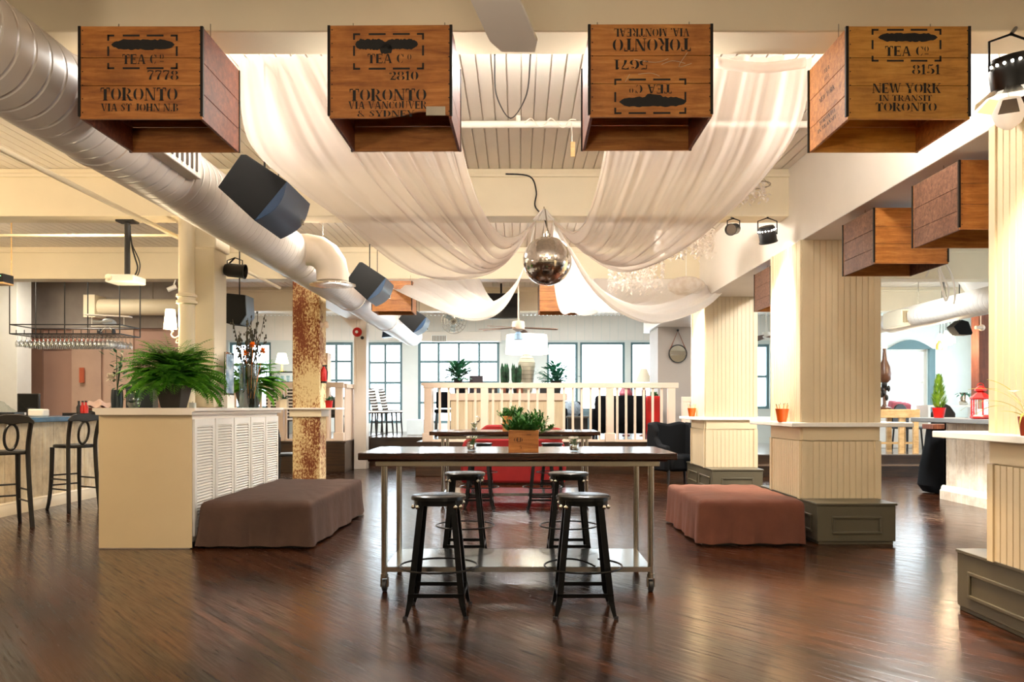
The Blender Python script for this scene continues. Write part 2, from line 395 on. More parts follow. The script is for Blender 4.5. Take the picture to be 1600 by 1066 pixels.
# back wall with window openings
wins = [(-5.25, -4.35, 1.45, 2.95), (-3.97, -3.05, .82, 2.95), (-2.64, -.50, .82, 2.98), (.75, 1.56, .75, 2.95), (1.62, 2.80, .75, 2.95), (2.95, 3.6, .75, 2.95), (4.6, 6.6, 1.2, 2.9), (-7.6, -6.5, 1.2, 2.95)]
def wall_y(name, y, th, x0, x1, z0, z1, holes, mat, label):
    m = MB(); xs = sorted({x0, x1} | {h[0] for h in holes} | {h[1] for h in holes})
    for a, b in zip(xs, xs[1:]):
        hs = sorted([h for h in holes if h[0] <= a + 1e-6 and h[1] >= b - 1e-6], key=lambda h: h[2]); z = z0
        for h in hs:
            if h[2] > z: m.box(a, b, y, y + th, z, h[2])
            z = h[3]
        if z < z1: m.box(a, b, y, y + th, z, z1)
    bmesh.ops.remove_doubles(m.bm, verts=m.bm.verts, dist=1e-5)
    return struct(m.build(name, mat, smooth=False), label, 'wall')
wall_y('wall_back', YW, .3, XL, 8.0, 0, CEIL, wins, TEALW, 'pale far wall holding the bright grid windows')
def window(n, x0, x1, z0, z1, y, nx, nz, label, mat=FRAMET, fw=.07, mw=.06, xs=None):
    t = thing('window_%d' % n, label, 'window', ((x0 + x1) / 2, y, z0), kind='structure')
    W, Hh = x1 - x0, z1 - z0; f = MB()
    for a in (-W/2, W/2 - fw): f.box(a, a + fw, -.04, .06, 0, Hh)
    for a in (0, Hh - fw): f.box(-W/2 + fw, W/2 - fw, -.04, .06, a, a + fw)
    f.build('window_frame', mat, t)
    m = MB()
    for i in range(1, nx): a = -W/2 + W*i/nx; m.box(a - mw/2, a + mw/2, -.02, .03, fw, Hh - fw)
    for j in range(1, nz): a = Hh*j/nz; m.box(-W/2 + fw, W/2 - fw, -.025, .035, a - mw/2, a + mw/2)
    if nx * nz > 1: m.build('muntins', mat, t)
    MB().box(-W/2 + fw*.8, W/2 - fw*.8, .004, .012, fw*.8, Hh - fw*.8).build('pane', PANE, t)
    return t
WL = ['grid window behind the slatted railing and brick column', 'tall grid window behind the three striped bar chairs', 'wide grid window behind the leafy plant on the cabinet',
      'narrow white glazed door beside the big drum lampshade', 'widest white framed glass door in the far wall', 'white framed glass pane beside the grey wall with mirror', 'bright window beyond the pillars to the right of the grey wall',
      'far window behind the shelf rack and dried flower vase']
G = [(2, 3), (2, 4), (4, 4), (1, 1), (1, 1), (1, 1), (2, 2), (2, 3)]
for i, h in enumerate(wins): window(i + 1, *h, YW + .1, *G[i], WL[i], FRAMET, .06 if i in (3, 4, 5) else .07)
for i, h in enumerate(wins): light('AREA', ((h[0] + h[1]) / 2, YW + .45, (h[2] + h[3]) / 2), 1, (1, 1, 1), h[1] - h[0], ((h[0] + h[1]) / 2, YW - 3, (h[2] + h[3]) / 2), size_y=h[3] - h[2], portal=True)
struct(MB().box(-3.1, -.45, 20.7, YW, 2.95, 3.2).build('trim_1', WARMW, bevel=.01), 'boxed white soffit above the far grid windows', 'trim')
struct(MB().grooved((XL, 20.995, 3.0), (1, 0, 0), (0, 0, 1), (0, -1, 0), 21, .64, .22, .012, .008).build('trim_2', WHITE), 'white boarded strip above the far windows', 'trim')

# other walls
w2 = wall_y('wall_bar', 15.0, .25, XL, -5.6, 0, CEIL, [], MAUVE, 'dusty pink wall behind the bar')
for x in (-9.45, -8.35, -7.75): MB().box(x, x + .55, 14.95, 15.0, 0, 2.75).build('pilaster_panel', M('mauve_panel_%d' % int(-x*10), '#c2a593' if x > -9 else '#8d6d5c', .6), w2)
MB().box(-9.6, -7.7, 14.9, 15.0, 2.36, 2.50).build('red_stripe', M('faded_red_band', '#c86a58', .6), w2)
MB().box(-13, -5.6, 14.88, 15.0, 2.72, 3.65).build('grey_frieze', GREYUP, w2)
w3 = MB().box(XL, -8.46, 13.5, 13.9, 0, CEIL)
struct(w3.build('wall_tiled', TILE, bevel=.004), 'white tiled wall end beside the bar', 'wall')
struct(MB().box(XL - .2, XL, YB, YW, 0, CEIL).build('wall_left', CREAM), 'cream side wall beyond the bar', 'wall')
wall_y('wall_rear', YB - .2, .2, XL, XR, 0, CEIL, [], CREAM, 'cream wall behind the camera')
# right hand wall with windows (daylight from the side)
sw = [(6.0, 9.0), (11.0, 14.0), (15.2, 18.0)]
m = MB(); y = YB
for a, b in sw:
    m.box(XR, XR + .25, y, a, 0, CEIL); m.box(XR, XR + .25, a, b, 0, .9); m.box(XR, XR + .25, a, b, 2.95, CEIL); y = b
m.box(XR, XR + .25, y, YW, 0, CEIL)
struct(m.build('wall_right', TEALW, smooth=False), 'pale side wall with daylight windows', 'wall')
for i, (a, b) in enumerate(sw):
    t = thing('window_%d' % (20 + i), 'daylight window in the pale side wall, %s along' % ('first', 'second', 'third')[i], 'window', (XR + .1, (a + b) / 2, .9), kind='structure')
    L = (b - a); f = MB()
    for q in (-L/2, L/2 - .06, -.03): f.box(-.04, .05, q, q + .06, 0, 2.05)
    for q in (0, 1.0, 1.99): f.box(-.04, .05, -L/2, L/2, q, q + .06)
    f.build('window_frame', WHITE, t); MB().box(.0, .01, -L/2, L/2, .02, 2.03).build('pane', PANE, t)
    light('AREA', (XR + .4, (a + b) / 2, 1.9), 1, (1, 1, 1), 2.05, (0, (a + b) / 2, 1.9), size_y=L, portal=True)
# right room far wall with arched window
hole = (8.85, 9.72, 1.05, 2.62)
wall_y('wall_far_right', 19.0, .3, 7.6, XR, 0, CEIL, [hole], TEALW, 'pale far wall with the arched window head')
t = window(9, *hole, 19.1, 1, 2, 'bright sash window under a shallow arch beyond the oak table', WHITE, .07)
light('AREA', (9.28, 19.45, 1.85), 1, (1, 1, 1), .9, (9.28, 15, 1.85), size_y=1.6, portal=True)
ar = MB(); pts = [(8.75, 2.62), (9.82, 2.62)] + [(9.82 - 1.07*k/10, 2.62 + .22*math.sin(PI*k/10)) for k in range(1, 10)]
ar.prism(pts, 'y', 18.94, 19.0); struct(ar.build('trim_3', FRAMET), 'shallow arched head over the bright sash window', 'trim')
struct(MB().box(9.72, 9.85, 18.9, 19.0, .4, 2.62).build('trim_4', FRAMET), 'grey jamb beside the arched window', 'trim')
struct(MB().box(8.0, 8.3, YW - 2, YW + .3, 0, CEIL).build('wall_return', TEALW), 'pale return wall between the far windows and the arched window', 'wall')

# raised platform
pf = MB().box(-1.9, 3.46, 14.9, YW, 0, .585).box(-3.2, -1.9, 17.2, YW, 0, .585).box(-5.6, -3.32, 15.25, YW, 0, .585)
bp_ = struct(pf.build('floor_platform', STEPW, smooth=False), 'dark wooden raised platform in front of the far windows', 'platform')
MB().box(-1.9, 3.46, 14.88, YW, .585, .60).box(-3.2, -1.9, 17.18, YW, .585, .60).box(-5.6, -3.3, 15.23, YW, .585, .60).build('platform_boards', M('platform_floor', '#6a5a50', .2, var=.3), bp_)
pr = MB().box(3.46, XR, 14.6, 19, 0, .37).box(3.46, XR, 14.33, 14.6, 0, .19)
r_ = struct(pr.build('floor_right_platform', STEPW, smooth=False), 'dark stepped platform beyond the pale pillars', 'platform')
MB().box(3.46, XR, 14.3, 14.62, .19, .205).build('tread', M('tread_edge', '#7a6250', .25), r_)
MB().box(3.46, XR, 14.58, 19, .37, .385).build('platform_boards', M('platform_floor_pale', '#8a8078', .15, var=.3), r_)
tag(MB().box(-1.85, -1.35, 14.35, 14.86, 0, .30).build('step_box', STEPW, bevel=.01), 'dark wooden step box against the platform', 'step')

# ------------------------------------------------------------------ boarded pillars on the right
def pillar(y0, label):
    t = thing('pillar', label, 'pillar', (2.71, y0, 0), kind='structure'); W, D = .755, .90
    up = MB(); up.box(.012, W - .012, .012, D - .012, 1.1, 2.85)
    up.grooved((.06, 0, 1.1), (1, 0, 0), (0, 0, 1), (0, -1, 0), W - .12, 1.75, .058, .010, .007)
    up.grooved((0, D - .06, 1.1), (0, -1, 0), (0, 0, 1), (-1, 0, 0), D - .12, 1.75, .058, .010, .007)
    for a, b in ((0, .06), (W - .06, W)): up.box(a, b, -.012, .02, 1.1, 2.85)
    for a, b in ((0, .06), (D - .06, D)): up.box(-.012, .02, a, b, 1.1, 2.85); up.box(W - .02, W, a, b, 1.1, 2.85)
    up.build('boarded_shaft', BEAD, t)
    lo = MB(); lo.box(.012, W - .012, .012, D - .012, .37, 1.06)
    lo.grooved((.05, -.01, .37), (1, 0, 0), (0, 0, 1), (0, -1, 0), W - .1, .55, .058, .010, .007)
    lo.grooved((-.01, D - .05, .37), (0, -1, 0), (0, 0, 1), (-1, 0, 0), D - .1, .55, .058, .010, .007)
    lo.box(.01, W - .01, -.012, .02, .93, 1.06); lo.box(-.012, .02, .01, D - .01, .93, 1.06)
    for a, b in ((0, .055), (W - .055, W)): lo.box(a, b, -.022, .02, .37, .925)
    for a, b in ((0, .055), (D - .055, D)): lo.box(-.022, .02, a, b, .37, .925)
    lo.build('boarded_skirt', BEAD, t)
    MB().box(-.11, 1.05, -.06, 1.34, 1.058, 1.10).build('shelf', WHITE, t, bevel=.006)
    ba = MB(); X1, Y0, Y1, Z = .71, -.41, 1.25, .376
    ba.box(0, X1, Y0, Y1, 0.03, Z - .02).box(-.012, X1 + .012, Y0 - .012, Y1, Z - .02, Z).box(.015, X1 - .015, Y0 + .015, Y1, 0, .03)
    def molding(o, u, n, L):   # raised rectangular molding on one face
        o, u, n = Vector(o), Vector(u), Vector(n); z0, z1, a, b, k = .10, .26, .13, L - .13, .022
        for (p, q, r, s_) in ((a, b, z0, z0 + k), (a, b, z1 - k, z1), (a, a + k, z0 + k, z1 - k), (b - k, b, z0 + k, z1 - k)):
            c0 = o + u*p; c1 = o + u*q + n*.014
            ba.box(min(c0.x, c1.x), max(c0.x, c1.x), min(c0.y, c1.y), max(c0.y, c1.y), r, s_)
    molding((0, Y0, 0), (1, 0, 0), (0, -1, 0), X1)
    molding((0, Y0, 0), (0, 1, 0), (-1, 0, 0), (Y1 - Y0) / 2 + .05); molding((0, (Y0 + Y1) / 2 - .05, 0), (0, 1, 0), (-1, 0, 0), (Y1 - Y0) / 2 + .05)
    ba.build('panelled_base', BASEG, t, bevel=.004)
    return t
pillar(7.66, 'cream boarded pillar with shelf holding the orange bucket, right behind the rust covered block')
pillar(3.69, 'cream boarded pillar with shelf at the edge of the frame under the large stage lamp')
pillar(11.6, 'farther cream boarded pillar beside the black wingback armchair')
struct(MB().box(2.79, 3.46, 16.0, 17.0, 0, 3.65).build('wall_mirror', DKGREY), 'grey wall end where the round mirror hangs', 'wall')

# ------------------------------------------------------------------ columns on the left
t = thing('column', 'cream column with a round pipe rising from the white cabinet', 'column', (-3.225, 8.22, 1.245), kind='structure')
MB().box(-.165, .165, -.17, .17, 0, 1.93).build('post', CREAM, t, bevel=.01)
MB().box(-.19, .19, -.2, .2, 1.60, 1.925).build('capital', CREAM, t, bevel=.015)
MB().cyl((-.07, -.27, 0), (-.07, -.27, 1.93), .078, n=20).lathe([(.078, 1.02), (.1, 1.03), (.1, 1.055), (.085, 1.06), (.085, 1.09), (.1, 1.095), (.1, 1.12), (.078, 1.13)], (-.07, -.27, 0), 20).build('drain_pipe', CREAM, t)
t = thing('column', 'brick column with peeling cream paint and a narrow shelf', 'column', (-3.185, 12.2, 0), kind='structure')
MB().box(-.205, .205, -.2, .2, 0, 3.17).build('brick_shaft', PEEL, t, bevel=.012)
MB().box(-.24, .24, -.24, .24, 1.10, 1.21).build('collar', CREAM, t, bevel=.006)
MB().box(-.40, .47, -.30, .30, 1.21, 1.237).build('shelf', WHITE, t, bevel=.004)
t = thing('column', 'pale column with a red fire bell at the edge of the platform', 'column', (-3.17, 16.15, 0), kind='structure')
MB().box(-.125, .125, -.13, .13, 0, 3.17).build('post', WARMW, t, bevel=.008)
MB().prism([(-.13, 3.17), (-.5, 3.17), (-.13, 2.8)], 'y', -.1, .1).build('bracket', WARMW, t)

# ------------------------------------------------------------------ railings
def railing(name, label, pts, z0, z1, posts, nb, loc):
    t = thing(name, label, 'railing', loc)
    def seg(a, b): return Vector(a), Vector(b)
    a, b = Vector(pts[0]), Vector(pts[1]); d = (b - a); L = d.length; d.normalize()
    ang = math.atan2(d.y, d.x)
    MB().box(-.06, L + .06, -.055, .055, z1 - .10, z1).build('top_rail', RAILP, t, a, (0, 0, ang), bevel=.008)
    MB().box(0, L, -.04, .04, z0, z0 + .04).build('bottom_rail', RAILP, t, a, (0, 0, ang))
    for p in posts:
        MB().box(-.07, .07, -.06, .06, z0, z1 - .10).box(-.095, .095, -.075, .075, z0, z0 + .16).build('newel_post', RAILP, t, a + d*(p*L), (0, 0, ang), bevel=.008)
    ps = sorted(posts + [0, 1])
    for k in range(nb):
        f = (k + .5) / nb
        if min(abs(f - p)*L for p in posts) < .10: continue
        MB().box(-.021, .021, -.02, .02, z0 + .04, z1 - .10).build('baluster', RAILP, t, a + d*(f*L), (0, 0, ang))
    return t
railing('railing', 'pale balustrade along the raised platform behind the tables', ((-1.72, 0, 0), (2.93, 0, 0)), 0, 1.10, [.005, .233, .499, .738, .985], 28, (0, 14.98, .60))
railing('railing', 'pale balustrade behind the peeling brick column', ((-5.5, 0, 0), (-3.40, 0, 0)), 0, 1.12, [.45, .985], 13, (0, 15.32, .60))
railing('railing', 'short low balustrade between the pillars by the grey wall', ((3.12, 0, 0), (3.45, 0, 0)), 0, .84, [0.03], 3, (0, 14.98, .60))
t = thing('boarded_partition', 'pale boarded end panel returning from the balustrade to the striped chairs', 'railing', (-1.78, 15.05, .6))
MB().grooved((.03, 1.5, 0), (0, -1, 0), (0, 0, 1), (1, 0, 0), 1.5, 1.05, .09, .01, .006).build('boards', RAILP, t); MB().box(-.05, .06, 0, 1.5, 1.05, 1.10).build('top_rail', RAILP, t)
t = thing('boarded_partition', 'pale boarded end panel beside the column with the fire bell', 'railing', (-3.36, 15.4, .6))
MB().grooved((.03, .8, 0), (0, -1, 0), (0, 0, 1), (1, 0, 0), .8, 1.02, .07, .01, .006).build('boards', RAILP, t); MB().box(-.05, .06, 0, .8, 1.02, 1.10).build('top_rail', RAILP, t)
# skirting of the dark platform face
struct(MB().box(-5.6, -3.3, 15.2, 15.25, 0, .56).box(-5.6, -3.28, 15.18, 15.25, .56, .59).build('baseboard_platform', STEPW, bevel=.006), 'dark panelled front of the platform beside the brick column', 'baseboard')

# ------------------------------------------------------------------ air ducts and pipes
t = thing('air_duct', 'long white spiral air duct running under the beams on the bar side', 'duct', (-2.42, 0, 2.87))
MB().cyl((0, -1, 0), (0, 18.2, 0), .235, n=40).build('spiral_duct', DUCTM, t, ang=50)
for y in (2.6, 4.6, 8.7, 11.5, 14.5):
    MB().lathe([(.235, -.03), (.243, -.028), (.243, .028), (.235, .03)], (0, 0, 0), 40).build('joint_band', DUCTM, t, (0, y, 0), (PI/2, 0, 0))
q = MB().box(.13, .30, 4.75, 5.35, -.10, .12).build('register_box', WARMW, t, bevel=.006)
g = MB()
for k in range(7): g.box(.30, .306, 4.80 + k*.075, 4.83 + k*.075, -.07, .09)
g.build('register_slats', M('register_dark', '#4a4038', .5), q)
e = MB(); arc = [(.0, 8.4, .03), (.22, 8.4, .03)] + [(.22 + .25*math.sin(a), 8.4, .03 - .25*(1 - math.cos(a))) for a in (PI/8, PI/4, 3*PI/8, PI/2)] + [(.47, 8.4, -.30)]
e.tube(arc, .165, 28); e.build('branch_elbow', M('duct_elbow_paint', '#e3d4c0', .4, var=.06), t, ang=20)
MB().lathe([(.16, -.29), (.165, -.305), (.24, -.335), (.24, -.345), (.15, -.345), (.05, -.33)], (.47, 8.4, 0), 32).build('diffuser', STEEL, t)
for y in (3.3, 9.9, 13.9): MB().cyl((0, y, .22), (0, y, CEIL - 2.87), .006, n=6).build('hanger_rod', STEEL, t)
t = thing('air_duct', 'pale spiral air duct with a grille beyond the hanging crates', 'duct', (7.0, 0, 2.84))
MB().cyl((0, 6, 0), (0, 15.0, 0), .205, n=32).cyl((0, 15.0, 0), (0, 18.9, 0), .16, n=32).build('spiral_duct', DUCTM, t, ang=50)
q = MB().box(-.30, -.12, 14.0, 14.7, -.16, .12).build('register_box', CREAM, t, bevel=.006)
g = MB()
for k in range(6): g.box(-.27 + k*.026, -.262 + k*.026, 13.99, 14.0, -.11, .09)
g.build('register_slats', M('register_gold', '#8a6a30', .5), q)
for y in (7, 10.5, 14): MB().cyl((0, y, .2), (0, y, CEIL - 2.84), .006, n=6).build('hanger_rod', STEEL, t)
t = thing('air_duct', 'cream duct behind the hanging wine glass rack', 'duct', (0, 14.45, 3.05))
MB().cyl((-7.6, 0, 0), (-5.7, 0, 0), .15, n=24).build('spiral_duct', CREAM, t); MB().box(-7.75, -7.55, -.2, .2, -.2, .2).build('end_box', CREAM, t)
MB().cyl((-6.6, 0, .14), (-6.6, 0, .6), .006, n=6).build('hanger_rod', STEEL, t)
tag(MB().cyl((-3.55, 1, 3.02), (-3.55, 11.9, 3.02), .022, n=10).cyl((-3.55, 4.2, 3.02), (-3.55, 4.2, 3.17), .008, n=6).build('sprinkler_pipe', CREAM), 'thin cream sprinkler pipe running below the duct over the bar side', 'pipe')
tag(MB().cyl((-1.0, 6.6, 3.58), (2.72, 6.6, 3.58), .03, n=12).cyl((-.0, 6.6, 3.6), (0, 6.6, 3.66), .02, n=8).build('sprinkler_pipe', WARMW), 'white pipe crossing the board ceiling between the middle crates', 'pipe')
tag(MB().cyl((-12, 9.2, 3.22), (-3.4, 9.2, 3.22), .018, n=8).cyl((-6, 9.2, 3.22), (-6, 9.2, 3.66), .008, n=6).cyl((-8.5, 9.2, 3.22), (-8.5, 9.2, 3.66), .008, n=6).build('sprinkler_pipe', CREAM), 'thin pipe crossing behind the projector pole', 'pipe')

# ================================================================== stencilled lettering (built from broad pen strokes)
def arcp(cx, cy, rx, ry, a0, a1, w0, w1, n=7):
    out = []
    for k in range(n + 1):
        a = math.radians(a0 + (a1 - a0)*k/n); f = k/n
        out.append((cx + rx*math.cos(a), cy + ry*math.sin(a), w0 + (w1 - w0)*math.sin(PI*f)))
    return out
T_, K_ = .09, .24   # thin, thick
def V(x, y0=0, y1=1, w=K_): return ('v', [(x, y0, w), (x, y1, w)])
def Hb(x0, x1, y, w=T_): return ('h', [(x0, y, w), (x1, y, w)])
def SR(x, y, w=.36): return Hb(x - w/2, x + w/2, y, .06)
LC = lambda cx, r=.27: ('v', arcp(cx, .5, r, .47, 105, 255, .03, .2))
RC = lambda cx, r=.27: ('v', arcp(cx, .5, r, .47, -75, 75, .03, .2))
GLY = {
 'T': (.78, [V(.39, 0, .9), Hb(.03, .30, .965), Hb(.48, .75, .965), ('v', [(.06, .96, .1), (.05, .7, .03)]), ('v', [(.72, .96, .1), (.73, .7, .03)]), SR(.39, .03)]),
 'E': (.72, [V(.17, 0, 1), Hb(.30, .66, .965), Hb(.30, .52, .5), Hb(.30, .68, .035), ('v', [(.64, .97, .07), (.65, .76, .03)]), ('v', [(.65, .03, .07), (.68, .26, .03)]), ('v', [(.52, .38, .06), (.52, .62, .06)])]),
 'A': (.88, [('v', [(.12, .03, .07), (.40, .98, .09)]), ('v', [(.72, .03, .2), (.46, .98, .17)]), Hb(.28, .56, .32), SR(.12, .03, .24), SR(.72, .03, .32)]),
 'C': (.78, [LC(.40), ('h', arcp(.42, .5, .27, .46, 30, 80, .03, .12)), ('h', arcp(.42, .5, .27, .46, -80, -25, .03, .1)), ('v', [(.68, .97, .05), (.68, .66, .08)])]),
 'O': (.84, [LC(.38), RC(.46)]), '0': (.66, [LC(.30, .2), RC(.36, .2)]), 'D': (.84, [V(.17), ('v', arcp(.36, .5, .34, .47, -80, 80, .04, .2)), SR(.14, .03, .26), SR(.14, .97, .26)]),
 'R': (.84, [V(.17), ('v', arcp(.33, .74, .28, .24, -80, 80, .04, .18)), ('v', [(.42, .48, .16), (.66, .03, .2)]), SR(.17, .03), Hb(.58, .84, .03), Hb(.02, .3, .97)]),
 'B': (.76, [V(.17), ('v', arcp(.33, .75, .24, .23, -80, 80, .04, .17)), ('v', arcp(.33, .26, .29, .25, -80, 80, .04, .19)), Hb(.02, .3, .97), Hb(.02, .3, .03)]),
 'P': (.76, [V(.17), ('v', arcp(.33, .74, .28, .24, -80, 80, .04, .18)), SR(.17, .03)]),
 'N': (.92, [('v', [(.14, 0, .06), (.14, 1, .06)]), ('v', [(.20, .97, .2), (.72, .03, .2)]), ('v', [(.80, 0, .06), (.80, 1, .06)]), SR(.13, .03, .26), SR(.80, .97, .26)]),
 'V': (.84, [('v', [(.16, .97, .2), (.42, .03, .12)]), ('v', [(.72, .97, .06), (.48, .05, .06)]), SR(.16, .97, .32), SR(.72, .97, .24)]),
 'W': (1.2, [('v', [(.14, .97, .18), (.36, .03, .12)]), ('v', [(.58, .97, .06), (.40, .05, .06)]), ('v', [(.60, .97, .18), (.82, .03, .12)]), ('v', [(1.06, .97, .06), (.86, .05, .06)]), SR(.14, .97, .3), SR(1.06, .97, .24)]),
 'I': (.40, [V(.20), SR(.20, .03), SR(.20, .97)]), '1': (.46, [V(.24, 0, 1, .17), SR(.24, .03), ('v', [(.10, .80, .1), (.20, .97, .1)])]),
 'L': (.70, [V(.17), Hb(.30, .66, .035), ('v', [(.64, .03, .07), (.67, .3, .03)]), SR(.17, .97)]),
 'H': (.90, [V(.17), V(.72), Hb(.30, .60, .5), SR(.17, .03), SR(.17, .97), SR(.72, .03), SR(.72, .97)]),
 'J': (.58, [V(.38, .2, 1), ('v', [(.38, .22, .19), (.32, .06, .14), (.16, .03, .05)]), SR(.38, .97), ('v', [(.10, .1, .12), (.10, .26, .12)])]),
 'Y': (.84, [V(.42, 0, .42), ('v', [(.14, .97, .2), (.38, .46, .16)]), ('v', [(.72, .97, .06), (.50, .46, .06)]), SR(.42, .03), SR(.15, .97), SR(.72, .97, .24)]),
 'K': (.90, [V(.17), ('v', [(.74, .97, .07), (.34, .46, .07)]), ('v', [(.44, .58, .18), (.74, .03, .2)]), SR(.17, .03), SR(.17, .97), SR(.74, .97, .24), SR(.74, .03, .3)]),
 'M': (1.08, [('v', [(.14, 0, .06), (.14, 1, .06)]), ('v', [(.20, .97, .2), (.50, .05, .16)]), ('v', [(.56, .05, .06), (.82, .97, .06)]), V(.90), SR(.13, .03, .26), SR(.90, .03)]),
 'S': (.66, [('v', [(.20, .86, .1), (.16, .72, .2), (.30, .56, .2), (.44, .44, .2), (.48, .28, .2), (.44, .14, .1)]), ('h', [(.22, .93, .05), (.40, .96, .09), (.54, .86, .05)]), ('h', [(.10, .14, .05), (.24, .05, .09), (.42, .08, .05)]), ('v', [(.55, .97, .04), (.56, .72, .07)]), ('v', [(.09, .03, .04), (.08, .28, .07)])]),
 'U': (.86, [V(.17, .22, 1), ('v', [(.17, .24, .19), (.22, .08, .12), (.38, .03, .05)]), ('v', [(.70, .97, .06), (.70, .24, .06), (.60, .08, .05), (.46, .03, .04)]), SR(.17, .97), SR(.70, .97, .24)]),
 'Z': (.7, [Hb(.08, .6, .96), ('v', [(.54, .95, .2), (.14, .05, .2)]), Hb(.1, .62, .04)]),
 '&': (.86, [('v', arcp(.34, .75, .16, .21, 20, 330, .05, .14)), ('v', arcp(.32, .26, .24, .24, 70, 330, .06, .18)), ('v', [(.28, .62, .12), (.74, .04, .16)])]),
 '7': (.62, [('h', [(.06, .90, .16), (.26, .96, .1), (.56, .9, .14)]), ('v', [(.52, .82, .08), (.34, .46, .12), (.28, .2, .2), (.28, .04, .2)]), ('v', [(.06, 1, .04), (.07, .76, .05)])]),
 '8': (.66, [('v', arcp(.31, .75, .18, .21, 100, 260, .04, .16)), ('v', arcp(.35, .75, .18, .21, -80, 80, .04, .16)), ('v', arcp(.29, .26, .22, .24, 100, 260, .04, .18)), ('v', arcp(.37, .26, .22, .24, -80, 80, .04, .18))]),
 '2': (.64, [('v', arcp(.30, .72, .22, .25, 80, -50, .05, .2)), ('v', arcp(.14, .76, .07, .09, 0, 350, .06, .1)), ('v', [(.42, .5, .16), (.14, .08, .07)]), ('h', [(.12, .10, .12), (.34, .12, .16), (.56, .07, .1)]), ('v', [(.57, .05, .05), (.58, .28, .05)])]),
 '5': (.62, [('h', [(.14, .95, .08), (.34, .92, .13), (.52, .97, .08)]), ('v', [(.14, .94, .06), (.12, .55, .06)]), ('v', arcp(.28, .32, .26, .29, 100, -100, .05, .2)), ('v', arcp(.13, .2, .07, .08, 0, 350, .06, .1))]),
 '6': (.66, [('v', arcp(.36, .5, .27, .47, 80, 255, .04, .2)), ('v', arcp(.36, .3, .23, .27, -80, 80, .04, .18)), ('v', arcp(.48, .8, .07, .08, 0, 350, .06, .1))]),
 '.': (.28, [V(.13, 0, .16, .16)]), ' ': (.34, []),
}
def stroke(mb, kind, pts, x, y, h, sx, flip, pl):
    for a, b in zip(pts, pts[1:]):
        if kind == 'v': q = [(a[0]-a[2]/2, a[1]), (a[0]+a[2]/2, a[1]), (b[0]+b[2]/2, b[1]), (b[0]-b[2]/2, b[1])]
        else: q = [(a[0], a[1]-a[2]/2), (b[0], b[1]-b[2]/2), (b[0], b[1]+b[2]/2), (a[0], a[1]+a[2]/2)]
        mb.face([pl(x + p[0]*h*sx, y + p[1]*h) for p in q])
def twidth(s): return sum(GLY[c][0] for c in s) + .05*len(s)
def text(mb, s, cx, cy, h, width=None, pl=None):
    """s centred on cx with cap height h, squeezed to the given width"""
    own = mb is None
    if own: mb = MB()
    wd = twidth(s)*h; sx = (width / wd) if width else 1.0; x = cx - wd*sx/2
    for ch in s:
        gw, st = GLY[ch]
        for kind, pts in st: stroke(mb, kind, pts, x, cy - h/2, h, sx, False, pl)
        x += (gw + .05)*h*sx
    if own: mb.build('stencil_line', INK, INKED[0], smooth=False)
def dashed_frame(mb, x0, x1, z0, z1, pl, t=.009):
    mb = MB()
    def r(a, b, c, d): mb.face([pl(a, c), pl(b, c), pl(b, d), pl(a, d)])
    L = x1 - x0; Hh = z1 - z0
    for zz in (z0, z1 - t):
        for a, b in ((0, .10), (.22, .46), (.56, .80), (.90, 1)): r(x0 + a*L, x0 + b*L, zz, zz + t)
    for xx in (x0, x1 - t):
        for a, b in ((0, .18), (.38, .66), (.82, 1)): r(xx, xx + t, z0 + a*Hh, z0 + b*Hh)
    mb.build('dashed_border', INK, INKED[0], smooth=False)
def blot(mb, x0, x1, zc, hh, pl, seed, n=26, dip=None):
    mb = MB(); rnd = random.Random(seed); top, bot = [], []
    for k in range(n + 1):
        f = k/n; e = min(1, 6*f, 6*(1-f))**.5; x = x0 + (x1-x0)*f
        d = dip(f) if dip else (0, 0)
        top.append((x, zc + hh*e*(.85 + .3*rnd.random()) + d[0])); bot.append((x, zc - hh*e*(.85 + .3*rnd.random()) + d[1]))
    for k in range(n): mb.face([pl(*bot[k]), pl(*bot[k+1]), pl(*top[k+1]), pl(*top[k])])
    mb.build('ink_blot', INK, INKED[0], smooth=False)

